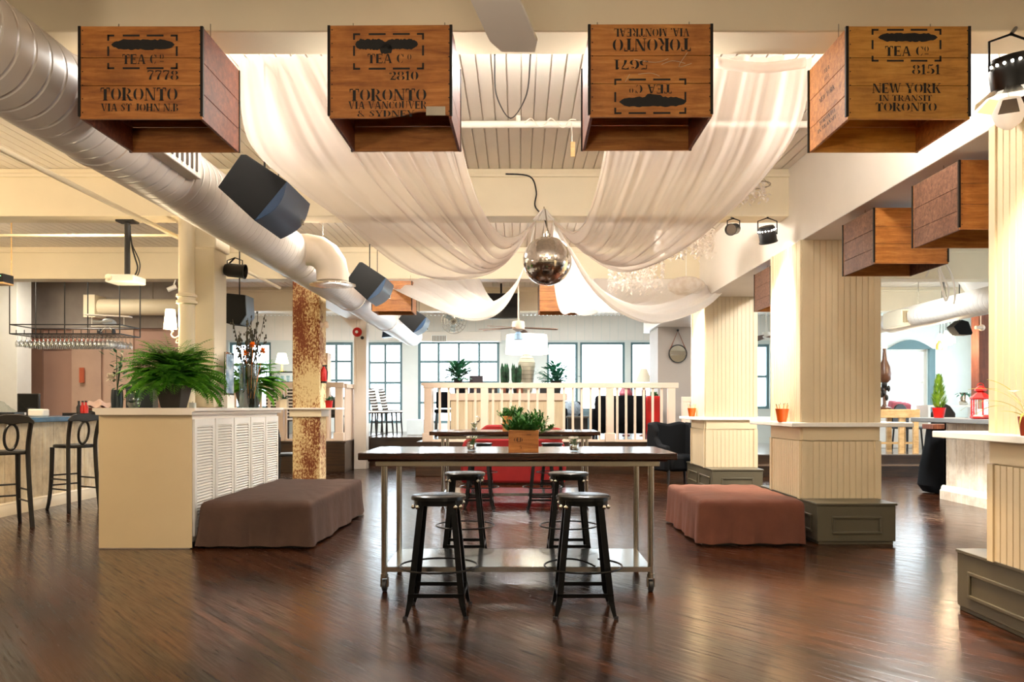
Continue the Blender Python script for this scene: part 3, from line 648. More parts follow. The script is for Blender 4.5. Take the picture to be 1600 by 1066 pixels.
# ================================================================== hanging tea crates
CW, CD, CH, TH = .573, .50, .435, .014
def planks(u0, u1, z0, z1, cuts, fn, notch=None):
    m = MB(); zs = [z0] + cuts + [z1]
    for a, b in zip(zs, zs[1:]): fn(m, a + (.0012 if a != z0 else 0), b - (.0012 if b != z1 else 0))
    return m
def crate(label, loc, mat, face=None, side=None, rz=0, broken=False, group='tea crates hung from the first beam', wire=.13, smat=None, W=CW, D=CD):
    """open side down; local origin at the centre of the open bottom, front towards -Y"""
    t = thing('tea_crate', label, 'crate', loc, rz, group); x, y = W/2, D/2; smat = smat or mat
    if broken:
        poly = [(-x, 0), (-.02, 0), (.05, .012), (.13, .030), (.24, .032), (.262, .014), (x, .012), (x, CH), (-x, CH)]
        MB().prism(poly, 'y', -y, -y + TH).build('front_panel', mat, t, bevel=.0015)
    else: planks(-x, x, 0, CH, [CH*.36, CH*.66], lambda m, a, b: m.box(-x, x, -y, -y + TH, a, b)).build('front_panel', mat, t, bevel=.0015)
    planks(-x, x, 0, CH, [CH*.3, CH*.6], lambda m, a, b: m.box(-x, x, y - TH, y, a, b)).build('back_panel', mat, t, bevel=.0015)
    for s in (-1, 1):
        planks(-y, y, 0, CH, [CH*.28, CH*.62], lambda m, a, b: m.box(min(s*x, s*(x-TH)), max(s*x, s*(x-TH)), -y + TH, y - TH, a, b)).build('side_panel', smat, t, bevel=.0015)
    MB().box(-x + TH, x - TH, -y + TH, y - TH, CH - TH, CH).build('top_panel', mat, t)
    for s in (-1, 1):
        m = MB(); m.box(s*x - .009, s*x + .004, -y - .003, -y + .012, .012, CH).build('edge_strip', STRIP, t)
        MB().box(s*x - .008, s*x + .004, y - .01, y + .003, 0, CH).build('edge_strip', STRIP, t)
    for s in (-1, 1): MB().tube([(s*x*.8, 0, CH), (s*x*.8, .0, CH + wire)], .0025, 6).build('hanging_wire', STEEL, t)
    nails = MB()
    for s in (-1, 1):
        for k in range(7): nails.ball((s*(x - .012), -y - .001, .03 + k*.064), .003, n=6, m=4)
    nails.build('nails', STRIP, t)
    pl = lambda a, b: (a, -y - .0016, b)
    global INKED
    INKED = (t,)
    if face: face(None, pl)
    if side: side(None)
    return t
def bar(a, b, z, pl):
    m = MB(); m.face([pl(a, z), pl(b, z), pl(b, z + .003), pl(a, z + .003)]); m.build('stencil_dash', INK, INKED[0], smooth=False)
def face_a(m, pl):
    dashed_frame(m, -.158, .172, .233, .395, pl); blot(m, -.140, .158, .348, .023, pl, 3)
    text(m, 'TEA C', -.005, .280, .046, .165, pl); text(m, 'O', .098, .292, .026, .020, pl); bar(.089, .107, .268, pl)
    text(m, '7778', .103, .205, .046, .15, pl); text(m, 'TORONTO', -.008, .116, .060, .365, pl); text(m, 'VIA ST JOHN N.B', -.005, .054, .036, .365, pl)
def face_b(m, pl):
    dashed_frame(m, -.175, .158, .226, .397, pl); blot(m, -.165, -.02, .345, .024, pl, 5); blot(m, -.03, .13, .345, .023, pl, 6, dip=lambda f: (0, 0))
    blot(m, -.05, .01, .322, .022, pl, 9, 10)
    text(m, 'TEA C', -.02, .278, .044, .175, pl); text(m, 'O', .09, .285, .028, .020, pl)
    text(m, '2810', .064, .197, .042, .140, pl); text(m, 'TORONTO', -.010, .108, .056, .365, pl); text(m, 'VIA VANCOUVER', -.012, .060, .036, .370, pl); text(m, '& SYDNEY', -.020, .020, .030, .27, pl)
def face_c(m, pl0):
    pl = lambda a, b: pl0(-a + .0, CH - b)      # this crate hangs upside down
    dashed_frame(m, -.165, .172, .256, .422, pl); blot(m, -.165, .15, .365, .022, pl, 11, dip=lambda f: (0, -.014 if .35 < f < .6 else 0))
    pl = lambda a, b: pl0(-a, CH - b)
    text(m, 'TEA C', -.01, .305, .042, .175, pl); text(m, 'O', .093, .312, .025, .02, pl)
    text(m, '5671', .095, .190, .046, .165, pl); text(m, 'TORONTO', -.002, .098, .060, .37, pl); text(m, 'VIA. MONTREAL', -.002, .040, .038, .355, pl)
def face_d(m, pl):
    dashed_frame(m, -.175, .152, .268, .422, pl); blot(m, -.145, .135, .382, .019, pl, 15)
    text(m, 'TEA C', -.020, .318, .046, .185, pl); text(m, 'O', .083, .328, .026, .022, pl); bar(.074, .092, .303, pl)
    text(m, '8151', .083, .232, .046, .135, pl); text(m, 'NEW YORK', -.010, .144, .046, .325, pl); text(m, 'IN TRANSIT', -.015, .098, .028, .25, pl); text(m, 'TORONTO', -.012, .056, .040, .29, pl)
def side_left(m):   # faint lines of lettering on the left flank
    pl = lambda a, b: (-CW/2 - .0016, -a, b)
    for s, z, h, wd in (('TEA', .34, .022, .07), ('8151', .30, .018, .06), ('NEW YORK', .215, .026, .2), ('TORONTO', .10, .022, .2), ('IN TRANSIT', .065, .020, .24)): text(m, s, 0, z, h, wd, pl)
GC = 4.0
def cx_at(px, d): return (px - CX)*d/F
yf = 3.75
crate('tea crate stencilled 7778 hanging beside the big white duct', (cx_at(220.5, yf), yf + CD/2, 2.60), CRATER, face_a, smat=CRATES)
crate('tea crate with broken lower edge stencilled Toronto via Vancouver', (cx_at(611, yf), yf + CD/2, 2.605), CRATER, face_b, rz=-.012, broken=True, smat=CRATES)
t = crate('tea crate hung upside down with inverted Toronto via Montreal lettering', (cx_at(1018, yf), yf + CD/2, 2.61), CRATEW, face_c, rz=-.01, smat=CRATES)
ch = MB()
for pts in ([(.05, .245), (.10, .262), (.16, .25)], [(-.08, .27), (.02, .255), (.08, .272)], [(.17, .30), (.13, .235), (.19, .25)], [(-.10, .20), (-.12, .165)], [(-.06, .20), (.0, .205), (.04, .19)]):
    ch.tube([(a, -CD/2 - .001, b) for a, b in spline([(p[0], p[1], 0) for p in pts], 8) for a, b in [(a, b)]] if False else [(p.x, -CD/2 - .001, p.y) for p in spline([(q[0], q[1], 0) for q in pts], 8)], .0012, 4)
ch.build('chalk_scrawl', CHALK, t)
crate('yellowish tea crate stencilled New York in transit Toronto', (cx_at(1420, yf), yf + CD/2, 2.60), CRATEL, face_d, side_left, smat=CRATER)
# the brackets of the broken crate
tag(MB().box(.165, .255, -.003, .0, .010, .052).build('tin_patch', STEEL), 'small bent tin patch on the broken edge of the second crate', 'patch')
bpy.data.objects['tin_patch'].parent = None
o = bpy.data.objects['tin_patch']; o.location = (cx_at(611, yf), yf - .0025, 2.605)
# crates below the long white beam
for i, (d, lab) in enumerate(((5.0, 'weathered crate below the long beam, partly behind the edge pillar'), (6.2, 'weathered crate below the long beam, above the pillar with the orange bucket'), (8.75, 'reddish crate below the long beam between the two far pillars'))):
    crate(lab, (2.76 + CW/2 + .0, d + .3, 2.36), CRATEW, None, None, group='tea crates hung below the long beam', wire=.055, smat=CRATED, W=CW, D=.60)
for x, lab in ((-1.81, 'small orange brown crate beyond the second black speaker'), (.585, 'small orange crate showing just past the mirror ball')):
    crate(lab, (x, 11.70, 2.62), CRATEW, group='tea crates hung from the third beam', wire=.12)

# ================================================================== tables
def table(label, loc):
    t = thing('bar_table', label, 'table', loc)
    m = MB(); nx = 5
    for k in range(5): m.box(-1.06, 1.06, k*.176, k*.176 + .174, .897, .944)
    m.box(-1.0, 1.0, .03, .85, .885, .897)
    m.build('tabletop', DKWOOD, t, bevel=.006)
    a = MB().box(-.955, .955, .07, .085, .850, .886).box(-.955, .955, .795, .81, .850, .886).box(-.955, -.94, .085, .795, .85, .886).box(.94, .955, .085, .795, .85, .886)
    a.build('steel_apron', STEEL, t, bevel=.003)
    MB().box(-.90, .90, .09, .79, .160, .172).box(-.90, .90, .085, .10, .138, .172).box(-.90, .90, .78, .795, .138, .172).build('steel_shelf', SHEET, t)
    for sx in (-.90, .90):
        for y in (.105, .775):
            l = MB().cyl((sx, y, .115), (sx, y, .87), .021, n=16).build('leg', STEEL, t)
            MB().cyl((sx, y, .095), (sx, y, .125), .026, n=14).cyl((sx - .02, y, .06), (sx - .02, y, .10), .006, n=6).build('caster_bracket', STEEL, l)
            c = MB().cyl((sx - .016, y + .012, .042), (sx + .016, y + .012, .042), .042, n=20); c.build('caster_wheel', RUBBER, l, bevel=.006)
            MB().box(sx - .026, sx - .019, y - .012, y + .03, .035, .10).box(sx + .019, sx + .026, y - .012, y + .03, .035, .10).build('caster_fork', STEEL, l)
    return t
table('long dark wooden bar table on steel legs nearest the camera', (-.005, 5.30, 0))
t2 = table('dark wooden bar table standing behind the nearest one', (-.045, 9.9, 0))

# ================================================================== metal stools
def ring_pts(r, z, a0=0, a1=360, n=40, droop=0):
    return [(r*math.cos(math.radians(a0 + (a1-a0)*k/n)), r*math.sin(math.radians(a0 + (a1-a0)*k/n)), z - droop*max(0, (k/n - .86)/.14)**2) for k in range(n + (0 if abs(a1-a0) == 360 else 1))]
def stool(label, loc, rz=0, broken=False, group='dark metal stools at the bar tables'):
    t = thing('metal_stool', label, 'stool', loc, rz, group)
    MB().lathe([(.03, .715), (.155, .715), (.165, .709), (.1665, .690), (.160, .690), (.158, .708), (.03, .709)], n=40, caps=False).lathe([(0, .716), (.03, .716)], n=40, caps=False).build('seat', SEATM, t)
    MB().lathe([(.15, .69), (.15, .66), (.145, .66), (.145, .69)], n=32, caps=False).build('seat_rim', IRON, t)
    for sx in (-1, 1):
        for sy in (-1, 1):
            m = MB(); tp = Vector((sx*.112, sy*.112, .69)); bt = Vector((sx*.170, sy*.170, .10)); ft = Vector((sx*.183, sy*.183, .012))
            def L(p, q, w, w2):   # angle iron
                for ax in (0, 1):
                    vs = []
                    for c, ww in ((p, w), (q, w2)):
                        d = Vector((-sx if ax == 0 else 0, -sy if ax else 0, 0))*ww; nn = Vector((0 if ax == 0 else -sx, 0 if ax else -sy, 0))*.004
                        vs.append([c, c + d, c + d + nn, c + nn])
                    r0 = [m.bm.verts.new(v) for v in vs[0]]; r1 = [m.bm.verts.new(v) for v in vs[1]]; m.bridge(r0, r1); m.bm.faces.new(r0[::-1]); m.bm.faces.new(r1)
            L(tp, bt, .036, .036); L(bt, ft, .036, .020)
            lg = m.build('leg', IRON, t, smooth=False)
            MB().ball((sx*.112, sy*.140, .655), .014, n=10, m=6).ball((sx*.140, sy*.112, .655), .014, n=10, m=6).build('corner_bolt', STEEL, lg)
            MB().cyl((sx*.180, sy*.180, 0), (sx*.180, sy*.180, .018), .014, n=10).build('foot', RUBBER, lg)
    for z in (.135,):
        a = .163
        for p, q in (((-a, -a), (a, -a)), ((-a, a), (a, a)), ((-a, -a), (-a, a)), ((a, -a), (a, a))):
            MB().box(min(p[0], q[0]) - .004, max(p[0], q[0]) + .004, min(p[1], q[1]) - .004, max(p[1], q[1]) + .004, z - .012, z + .012).build('rail', IRON, t, smooth=False)
    if broken: MB().tube(ring_pts(.236, .282, 62, -36 + 0 - 258 + 0, 48, .05)[::1], .0062, 8).build('foot_ring', IRON, t)
    else: MB().tube(ring_pts(.236, .282), .0062, 8, closed=True).build('foot_ring', IRON, t)
    return t
s0 = stool('dark metal stool in front of the near table, below the left votive', (-.486, 4.88, 0))
s0['label'] = 'dark metal stool in front of the near table with a complete foot ring'
stool('dark metal stool in front of the near table with a broken foot ring', (.395, 4.88, 0), broken=True)
dup(s0, (-.437, 6.55, 0), 0, 'dark metal stool on the far side of the near table, bar side')
dup(s0, (.41, 6.55, 0), 0, 'dark metal stool on the far side of the near table, pillar side')
dup(s0, (-.475, 9.72, 0), 0, 'dark metal stool on the near side of the second table, bar side')
dup(s0, (.29, 9.72, 0), 0, 'dark metal stool on the near side of the second table, pillar side')
dup(s0, (-.55, 11.9, 0), 0, 'dark metal stool between second table and red sofa, bar side')
dup(s0, (.5, 11.9, 0), 0, 'dark metal stool between second table and red sofa, pillar side')

# ================================================================== covered blocks
def covered(name, label, x0, x1, y0, y1, h, mat, flare=.05, seed=1):
    rnd = random.Random(seed); t = thing(name, label, 'ottoman', ((x0+x1)/2, (y0+y1)/2, 0)); W, D = x1-x0, y1-y0
    MB().box(-W/2+.04, W/2-.04, -D/2+.04, D/2-.04, 0, h-.02).build('block', BLACK, t)
    per = []; nn = 26
    for k in range(nn): per.append((-W/2 + W*k/nn, -D/2))
    for k in range(nn): per.append((W/2, -D/2 + D*k/nn))
    for k in range(nn): per.append((W/2 - W*k/nn, D/2))
    for k in range(nn): per.append((-W/2, D/2 - D*k/nn))
    m = MB(); rings = []
    for lev in range(8):
        f = lev/7; r = []
        for i, (a, b) in enumerate(per):
            if lev == 0: z = h - .004 + .006*math.sin(i*.9); k = .985
            else:
                z = h - (h - .015)*f; k = 1
            wv = (.012*math.sin(i*.75 + seed) + .010*math.sin(i*1.9 + f*2) + .006*(rnd.random()-.5))*f**1.2
            off = flare*f*f*.5 + wv
            dx, dy = (a/(W/2))**9, (b/(D/2))**9
            zz = z + (.012*abs(math.sin(i*.41 + seed)) if lev == 7 else 0)
            r.append(m.bm.verts.new((a*k + off*dx, b*k + off*dy, zz)))
        rings.append(r)
    for a, b in zip(rings, rings[1:]): m.bridge(a, b)
    # top with slight ripples
    prev = rings[0]
    for f in (.85, .6, .3):
        cur = [m.bm.verts.new((a*f, b*f, h + .004*math.sin(i*1.3 + f*9))) for i, (a, b) in enumerate(per)]; m.bridge(cur, prev); prev = cur
    m.bm.faces.new(prev)
    m.build('cloth_cover', mat, t, sub=1, ang=180)
    return t
covered('ottoman', 'low block draped in brown cloth beside the white louvred cabinet', -2.82, -1.83, 7.06, 9.40, .415, BROWNF, seed=2)
covered('ottoman', 'low block draped in rust brown cloth before the pillar with the orange bucket', 1.62, 2.58, 7.18, 8.72, .412, TERRAF, .02, seed=5)

# ================================================================== white louvred cabinet
t = thing('louvred_cabinet', 'long white louvred cabinet carrying the fern and vases', 'cabinet', (-3.28, 7.04, 0))
MB().box(-.41, .385, 0, 2.56, .0, 1.20).build('carcass', WARMW, t, bevel=.004)
MB().box(-.41, .41, -.006, .0, .01, 1.19).build('end_panel', M('cabinet_end_cream', '#d4c19c', .45, var=.05), t)
MB().prism([(-.45, 1.24), (-.45, 1.215), (-.425, 1.205), (-.42, 1.18), (.42, 1.18), (.425, 1.205), (.45, 1.215), (.45, 1.24)], 'y', -.04, 2.60).build('top', WARMW, t)
xs = .388
for k in range(5):
    y0 = .06 + k*.50; d = MB()
    d.box(xs, xs + .02, y0, y0 + .05, .10, 1.14).box(xs, xs + .02, y0 + .42, y0 + .47, .10, 1.14).box(xs, xs + .02, y0 + .05, y0 + .42, .10, .17).box(xs, xs + .02, y0 + .05, y0 + .42, 1.08, 1.14)
    dd = d.build('louvred_door', WHITE, t)
    s = MB()
    for j in range(34):
        z = .18 + j*.0268; s.prism([(xs + .002, z + .02), (xs + .018, z), (xs + .02, z + .004), (xs + .004, z + .024)], 'y', y0 + .05, y0 + .42)
    s.build('slats', WHITE, dd, smooth=False)
MB().box(-.40, .40, .02, 2.54, 0, .05).build('plinth', BLACK, t)

# ================================================================== drapes
def drape(name, label, curves, mat, nu, nv, folds, amp, seed):
    rnd = random.Random(seed)
    cs = [spline([P(*p) for p in c], nv) for c in curves]; ph = rnd.random()*6
    m = MB(); K = len(cs) - 1
    g = []
    for i in range(nu + 1):
        u = i/nu*K; col = []
        for j in range(nv + 1):
            k = min(int(u), K-1); f = u - k
            p0, p1, p2, p3 = cs[max(k-1, 0)][j], cs[k][j], cs[k+1][j], cs[min(k+2, K)][j]
            p = .5*((2*p1) + (p2-p0)*f + (2*p0-5*p1+4*p2-p3)*f*f + (3*p1-p0-3*p2+p3)*f**3)
            v = j/nv; uu = i/nu
            a = amp*(math.sin(uu*folds*2*PI + ph + .8*math.sin(v*3)) + .55*math.sin(uu*folds*3.7*PI + v*2.5 + ph*2) + .3*math.sin(uu*folds*7.3*PI + v*1.2))*(.25 + .75*math.sin(PI*min(v*1.15, 1))**.7 if v < .87 else .35)
            col.append(p + Vector((.25*a, -.3*a, a)))
        g.append(col)
    m.grid(lambda a, b: g[round(a*nu)][round(b*nv)], nu, nv)
    return tag(m.build(name, mat, None, ang=180), label, 'drape')
drape('ceiling_drape', 'sheer white ceiling drape swagging from behind the first two crates', [
    [(372, 90, 4.42), (385, 220, 4.95), (441, 278, 5.6), (520, 335, 6.2), (640, 425, 6.9), (745, 430, 7.3), (800, 400, 7.6), (830, 352, 7.8)],
    [(450, 88, 4.42), (520, 225, 5.1), (590, 310, 5.8), (670, 378, 6.5), (740, 420, 7.0), (785, 412, 7.4), (810, 385, 7.6), (832, 350, 7.8)],
    [(530, 88, 4.42), (600, 225, 5.1), (655, 305, 5.9), (708, 365, 6.6), (760, 412, 7.05), (795, 400, 7.4), (815, 375, 7.6), (834, 348, 7.8)],
    [(620, 88, 4.42), (668, 225, 5.1), (705, 305, 5.9), (740, 358, 6.6), (775, 397, 7.05), (803, 388, 7.4), (820, 368, 7.6), (836, 346, 7.8)],
    [(700, 88, 4.42), (719, 230, 5.2), (742, 312, 6.0), (765, 358, 6.6), (787, 376, 7.05), (808, 372, 7.4), (824, 358, 7.6), (838, 344, 7.8)]], SHEERF, 90, 60, 7, .028, 3)
drape('ceiling_drape', 'sheer white ceiling drape swagging from behind the last two crates', [
    [(1268, 92, 4.42), (1250, 195, 4.9), (1205, 268, 5.5), (1145, 328, 6.2), (1070, 388, 6.8), (985, 424, 7.2), (920, 400, 7.55), (868, 350, 7.8)],
    [(1190, 88, 4.42), (1160, 215, 5.1), (1115, 300, 5.8), (1060, 365, 6.5), (1000, 408, 7.0), (945, 408, 7.35), (905, 380, 7.6), (867, 348, 7.8)],
    [(1110, 88, 4.42), (1080, 222, 5.1), (1040, 308, 5.9), (1000, 370, 6.6), (955, 405, 7.05), (918, 392, 7.4), (893, 370, 7.6), (866, 347, 7.8)],
    [(1030, 88, 4.42), (1005, 228, 5.1), (975, 310, 5.9), (950, 362, 6.6), (922, 390, 7.05), (900, 378, 7.4), (884, 362, 7.6), (866, 346, 7.8)],
    [(962, 88, 4.42), (945, 229, 5.2), (929, 305, 6.0), (911, 352, 6.7), (895, 366, 7.1), (884, 362, 7.4), (875, 355, 7.6), (865, 344, 7.8)]], SHEERF, 90, 60, 6, .028, 8)
drape('ceiling_drape', 'brighter rear drape sagging between third beam and mirror ball, bar side', [
    [(588, 438, 11.9), (640, 464, 11), (700, 489, 10), (745, 498, 9.3), (785, 482, 8.7), (815, 430, 8.3), (834, 352, 7.85)],
    [(640, 436, 11.9), (680, 455, 11), (715, 478, 10), (752, 487, 9.3), (788, 470, 8.7), (816, 425, 8.3), (835, 351, 7.85)],
    [(700, 436, 11.9), (718, 452, 11), (742, 468, 10), (766, 478, 9.3), (794, 460, 8.7), (818, 420, 8.3), (836, 350, 7.85)],
    [(750, 436, 11.9), (758, 455, 11), (768, 472, 10), (782, 480, 9.3), (802, 452, 8.7), (821, 412, 8.3), (838, 348, 7.85)]], SHEERR, 70, 50, 4, .03, 12)
drape('ceiling_drape', 'brighter rear drape sagging between far pillar and mirror ball', [
    [(1140, 446, 11.4), (1100, 482, 10.9), (1030, 503, 10.1), (972, 486, 9.4), (925, 446, 8.8), (893, 395, 8.3), (866, 350, 7.85)],
    [(1120, 438, 11.9), (1075, 466, 11), (1010, 484, 10.1), (955, 470, 9.4), (915, 434, 8.8), (889, 388, 8.3), (866, 349, 7.85)],
    [(1050, 436, 11.9), (1000, 470, 11.1), (958, 484, 10.2), (922, 478, 9.4), (898, 446, 8.8), (880, 400, 8.3), (866, 348, 7.85)],
    [(930, 436, 11.9), (905, 470, 11.1), (888, 490, 10.3), (876, 486, 9.4), (868, 456, 8.8), (865, 412, 8.3), (864, 347, 7.85)]], SHEERR, 70, 50, 5, .03, 17)
tag(MB().tube(spline([P(1120, 98, 4.40), P(1190, 106, 4.42), P(1258, 98, 4.40)], 12), .03, 8).build('drape_roll', SHEERF, ang=180), 'roll of sheer cloth gathered along the back of the first beam', 'drape')
t = thing('drape_hook', 'white gathered knot where the drapes meet above the mirror ball', 'knot', P(850, 344, 7.82))
m = MB()
for k in range(9): m.tube(spline([(-.10 + .025*k, 0, .0), (-.05 + .012*k, -.03, .05 + .02*math.sin(k*2)), (0, 0, .10)], 6), .012, 6)
m.build('knotted_cloth', SHEERR, t, ang=180); MB().cyl((0, 0, .08), (0, 0, .13), .006, n=6).build('hook', STEEL, t)

# ================================================================== mirror ball
c = P(855, 408, 7.72)
t = thing('mirror_ball', 'large mirror ball hanging where the drapes meet', 'mirror ball', c)
MB().ball((0, 0, 0), .236, n=72, m=44).build('mirror_tiles', BALLM, t, smooth=False)
MB().cyl((0, 0, .23), (0, 0, .26), .035, n=16).cyl((0, 0, .26), (0, 0, .29), .012, n=8).build('motor_cap', STEEL, t)
MB().tube([(0, 0, .28), (0, 0, .34), (-.02, .04, 3.17 - c.z)], .006, 6).build('chain', STEEL, t)
tag(MB().tube(spline([P(790, 272, 8.02), P(828, 276, 8.02), P(838, 300, 8.02), P(836, 322, 8.02), P(850, 340, 7.95), P(857, 366, 7.75)], 30), .008, 6).build('power_cord', BLACK), 'black power cord running down to the mirror ball', 'cord')

# ================================================================== plants
def leafquad(m, p, d, L, w, up, bend=.2):
    """pointed leaf of four faces from p along d"""
    d = Vector(d).normalized(); s = d.cross(up); s = s.normalized() if s.length > 1e-5 else Vector((1, 0, 0)); n = s.cross(d)
    a = [Vector(p)]; mid1 = a[0] + d*L*.35 - n*0; mid2 = a[0] + d*L*.75 - n*bend*L*.3; tip = a[0] + d*L - n*bend*L*.7
    v = [m.bm.verts.new(q) for q in (a[0], mid1 - s*w*.5, mid1 + s*w*.5, mid2 - s*w*.4, mid2 + s*w*.4, tip)]
    m.bm.faces.new((v[0], v[2], v[1])); m.bm.faces.new((v[1], v[2], v[4], v[3])); m.bm.faces.new((v[3], v[4], v[5]))
def frond(m, base, az, el, L, rnd, w=.05, n=22, droop=1.1):
    p = Vector(base); a = el; st = L/n; pts = []
    for k in range(n):
        d = Vector((math.cos(az)*math.cos(a), math.sin(az)*math.cos(a), math.sin(a))); pts.append((p.copy(), d)); p = p + d*st; a -= droop*1.9/n*(.5 + k/n)
    for k, (q, d) in enumerate(pts):
        s = d.cross(Vector((0, 0, 1)));
        if s.length < 1e-4: continue
        s.normalize(); f = k/n; ln = w*(math.sin(PI*min(f*.92 + .12, 1))**.8)*(.85 + .3*rnd.random()); n_ = s.cross(d)
        for sg in (-1, 1):
            leafquad(m, q, s*sg*.9 + d*.45 - n_*.15, ln, ln*.42, Vector((0, 0, 1)))
    m.tube([q for q, _ in pts[::3]], .0016, 4, caps=False)
def fern(label, loc, R, nf, seed, pot=True, squash=1.0):
    rnd = random.Random(seed); t = thing('potted_fern', label, 'plant', loc)
    m = MB(); z0 = .23
    for k in range(nf):
        az = rnd.random()*2*PI; el = 1.5*rnd.random()**.62; L = R*rnd.uniform(.85, 1.15)
        frond(m, (rnd.uniform(-.05, .05), rnd.uniform(-.05, .05), z0), az, el, L, rnd, .075, 24, rnd.uniform(.65, 1.2))
    for v in m.bm.verts:
        if v.co.z < .03: v.co.z = .012 + .012*rnd.random()
    m.build('fronds', FERN, t, smooth=False)
    mp = MB(); poly = []
    q = [mp.bm.verts.new(v) for v in ((-.085, -.085, 0), (.085, -.085, 0), (.085, .085, 0), (-.085, .085, 0))]
    r = [mp.bm.verts.new(v) for v in ((-.125, -.125, .21), (.125, -.125, .21), (.125, .125, .21), (-.125, .125, .21))]
    mp.bridge(q, r); mp.bm.faces.new(q[::-1]); mp.bm.faces.new(r); mp.build('planter', POTD, t, smooth=False, bevel=.008)
    return t
CT = 1.24
fern('large bushy fern in a dark planter on the front end of the white cabinet', (-3.17, 7.36, CT), .53, 250, 4)
fern('second fern behind the glass vase at the far end of the white cabinet', (-3.10, 9.2, CT), .50, 140, 9)
# small round glass vase beside the fern, dark blue box, white flower
t = thing('glass_vase', 'small round glass vase under the fern fronds', 'vase', P(209, 637, 7.15)); t.location.z = CT
MB().lathe([(.035, 0), (.055, .03), (.062, .08), (.05, .13), (.045, .17)], n=24, caps=False).build('glass_body', GLB, t); MB().tube([(0, 0, .02), (.01, 0, .2)], .004, 6).tube([(.01, 0, .02), (-.02, .01, .22)], .004, 6).build('stems', BUSH, t)
tag(MB().box(-.13, .13, -.06, .06, 0, .21).build('storage_box', M('dark_blue_card', '#0e2230', .5), None, (P(222, 600, 7.75).x, 7.75, CT), bevel=.004), 'dark blue box standing behind the fern planter', 'box')
t = thing('flower_vase', 'white bloom with dark foliage behind the fern', 'flowers', (P(183, 0, 7.5).x, 7.5, CT)); rnd = random.Random(2)
MB().lathe([(.05, 0), (.055, .09), (.05, .17)], n=16).build('vase', M('dark_ceramic', '#1b2a33', .3), t)
m = MB()
for k in range(60):
    a = rnd.random()*6.28; leafquad(m, (rnd.gauss(0, .04), rnd.gauss(0, .04), rnd.uniform(.16, .52)), (math.cos(a), math.sin(a), rnd.uniform(.1, .9)), .07, .028, Vector((0, 0, 1)))
for k in range(6): m.tube([(0, 0, .15), (rnd.uniform(-.07, .07), rnd.uniform(-.05, .05), rnd.uniform(.35, .55))], .003, 5)
m.build('foliage', DGREEN, t, smooth=False)
m = MB()
for k in range(40):
    a = rnd.random()*6.28; e = rnd.uniform(-.5, 1.4); leafquad(m, (-.03, -.05, .28), (math.cos(a)*math.cos(e), math.sin(a)*math.cos(e), math.sin(e)), .055, .04, Vector((0, 0, 1)))
m.build('bloom', PETAL, t, smooth=False)
t = thing('candle', 'small cream candle at the foot of the round pipe', 'candle', (P(301, 0, 7.65).x, 7.65, CT)); MB().lathe([(.032, 0), (.032, .05)], n=20).build('wax', WHITE, t); MB().cyl((0, 0, .05), (0, 0, .062), .002, n=5).build('wick', BLACK, t)
# tall glass vase with dried stems and orange flowers
t = thing('glass_vase', 'tall clear glass vase of dried stems and orange blooms', 'vase', (P(369, 0, 8.35).x + .08, 8.5, CT)); rnd = random.Random(21)
MB().lathe([(.09, 0), (.095, .01), (.098, .46)], n=28, caps=False).lathe([(.0, .004), (.09, .004)], n=28, caps=False).build('glass_body', GLB, t)
m = MB()
for k in range(26):
    b = Vector((rnd.uniform(-.05, .05), rnd.uniform(-.05, .05), .03)); a = rnd.random()*6.28; sp = rnd.uniform(.03, .2)
    tp = Vector((math.cos(a)*sp, math.sin(a)*sp, rnd.uniform(.7, 1.02))); m.tube([b, (b + tp)/2 + Vector((0, 0, .05)), tp], .0035, 5)
    for j in range(10):
        q = b.lerp(tp, rnd.uniform(.55, 1)); m.ball(q + Vector((rnd.gauss(0, .012), rnd.gauss(0, .012), 0)), .008, .008, .016, 6, 4)
m.build('dried_stems', DRIED, t, smooth=False)
for i, (x, y, z) in enumerate(((-.0, -.09, .57), (.17, -.05, .60), (.07, -.08, .66))):
    m = MB()
    for k in range(34):
        a = rnd.random()*6.28; e = rnd.uniform(-.6, 1.4); leafquad(m, (x, y, z), (math.cos(a)*math.cos(e), math.sin(a)*math.cos(e), math.sin(e)), .042, .03, Vector((0, 0, 1)))
    m.tube([(x*.3, 0, .1), (x, y, z)], .003, 5); m.build('orange_bloom', OFLOW, t, smooth=False)
t = thing('framed_picture', 'narrow framed picture leaning against the column on the cabinet', 'picture', (-2.99, 8.12, CT + .13), -.0)
MB().box(0, .02, -.0, .24, 0, .44).build('picture_frame', CHROME, t, bevel=.003); 
mm, nt, b, o = nodes('blue_print'); n = N(nt, 'ShaderNodeTexNoise', i_Scale=7.0, i_Detail=6.0); nt.links.new(coords(nt), n.inputs['Vector'])
nt.links.new(ramp(nt, n.outputs['Fac'], [(.35, lin('#5d7688')), (.65, lin('#d8e2ea')), (.5, lin('#9cb2c6'))]), b.inputs['Base Color']); b.inputs['Roughness'].default_value = .2
MB().box(.02, .023, .02, .22, .02, .42).build('print', mm, t); t.rotation_euler = (0, 0, 0)
MB().box(-.03, .03, .02, .22, -.13, 0).build('stand_block', WHITE, t)

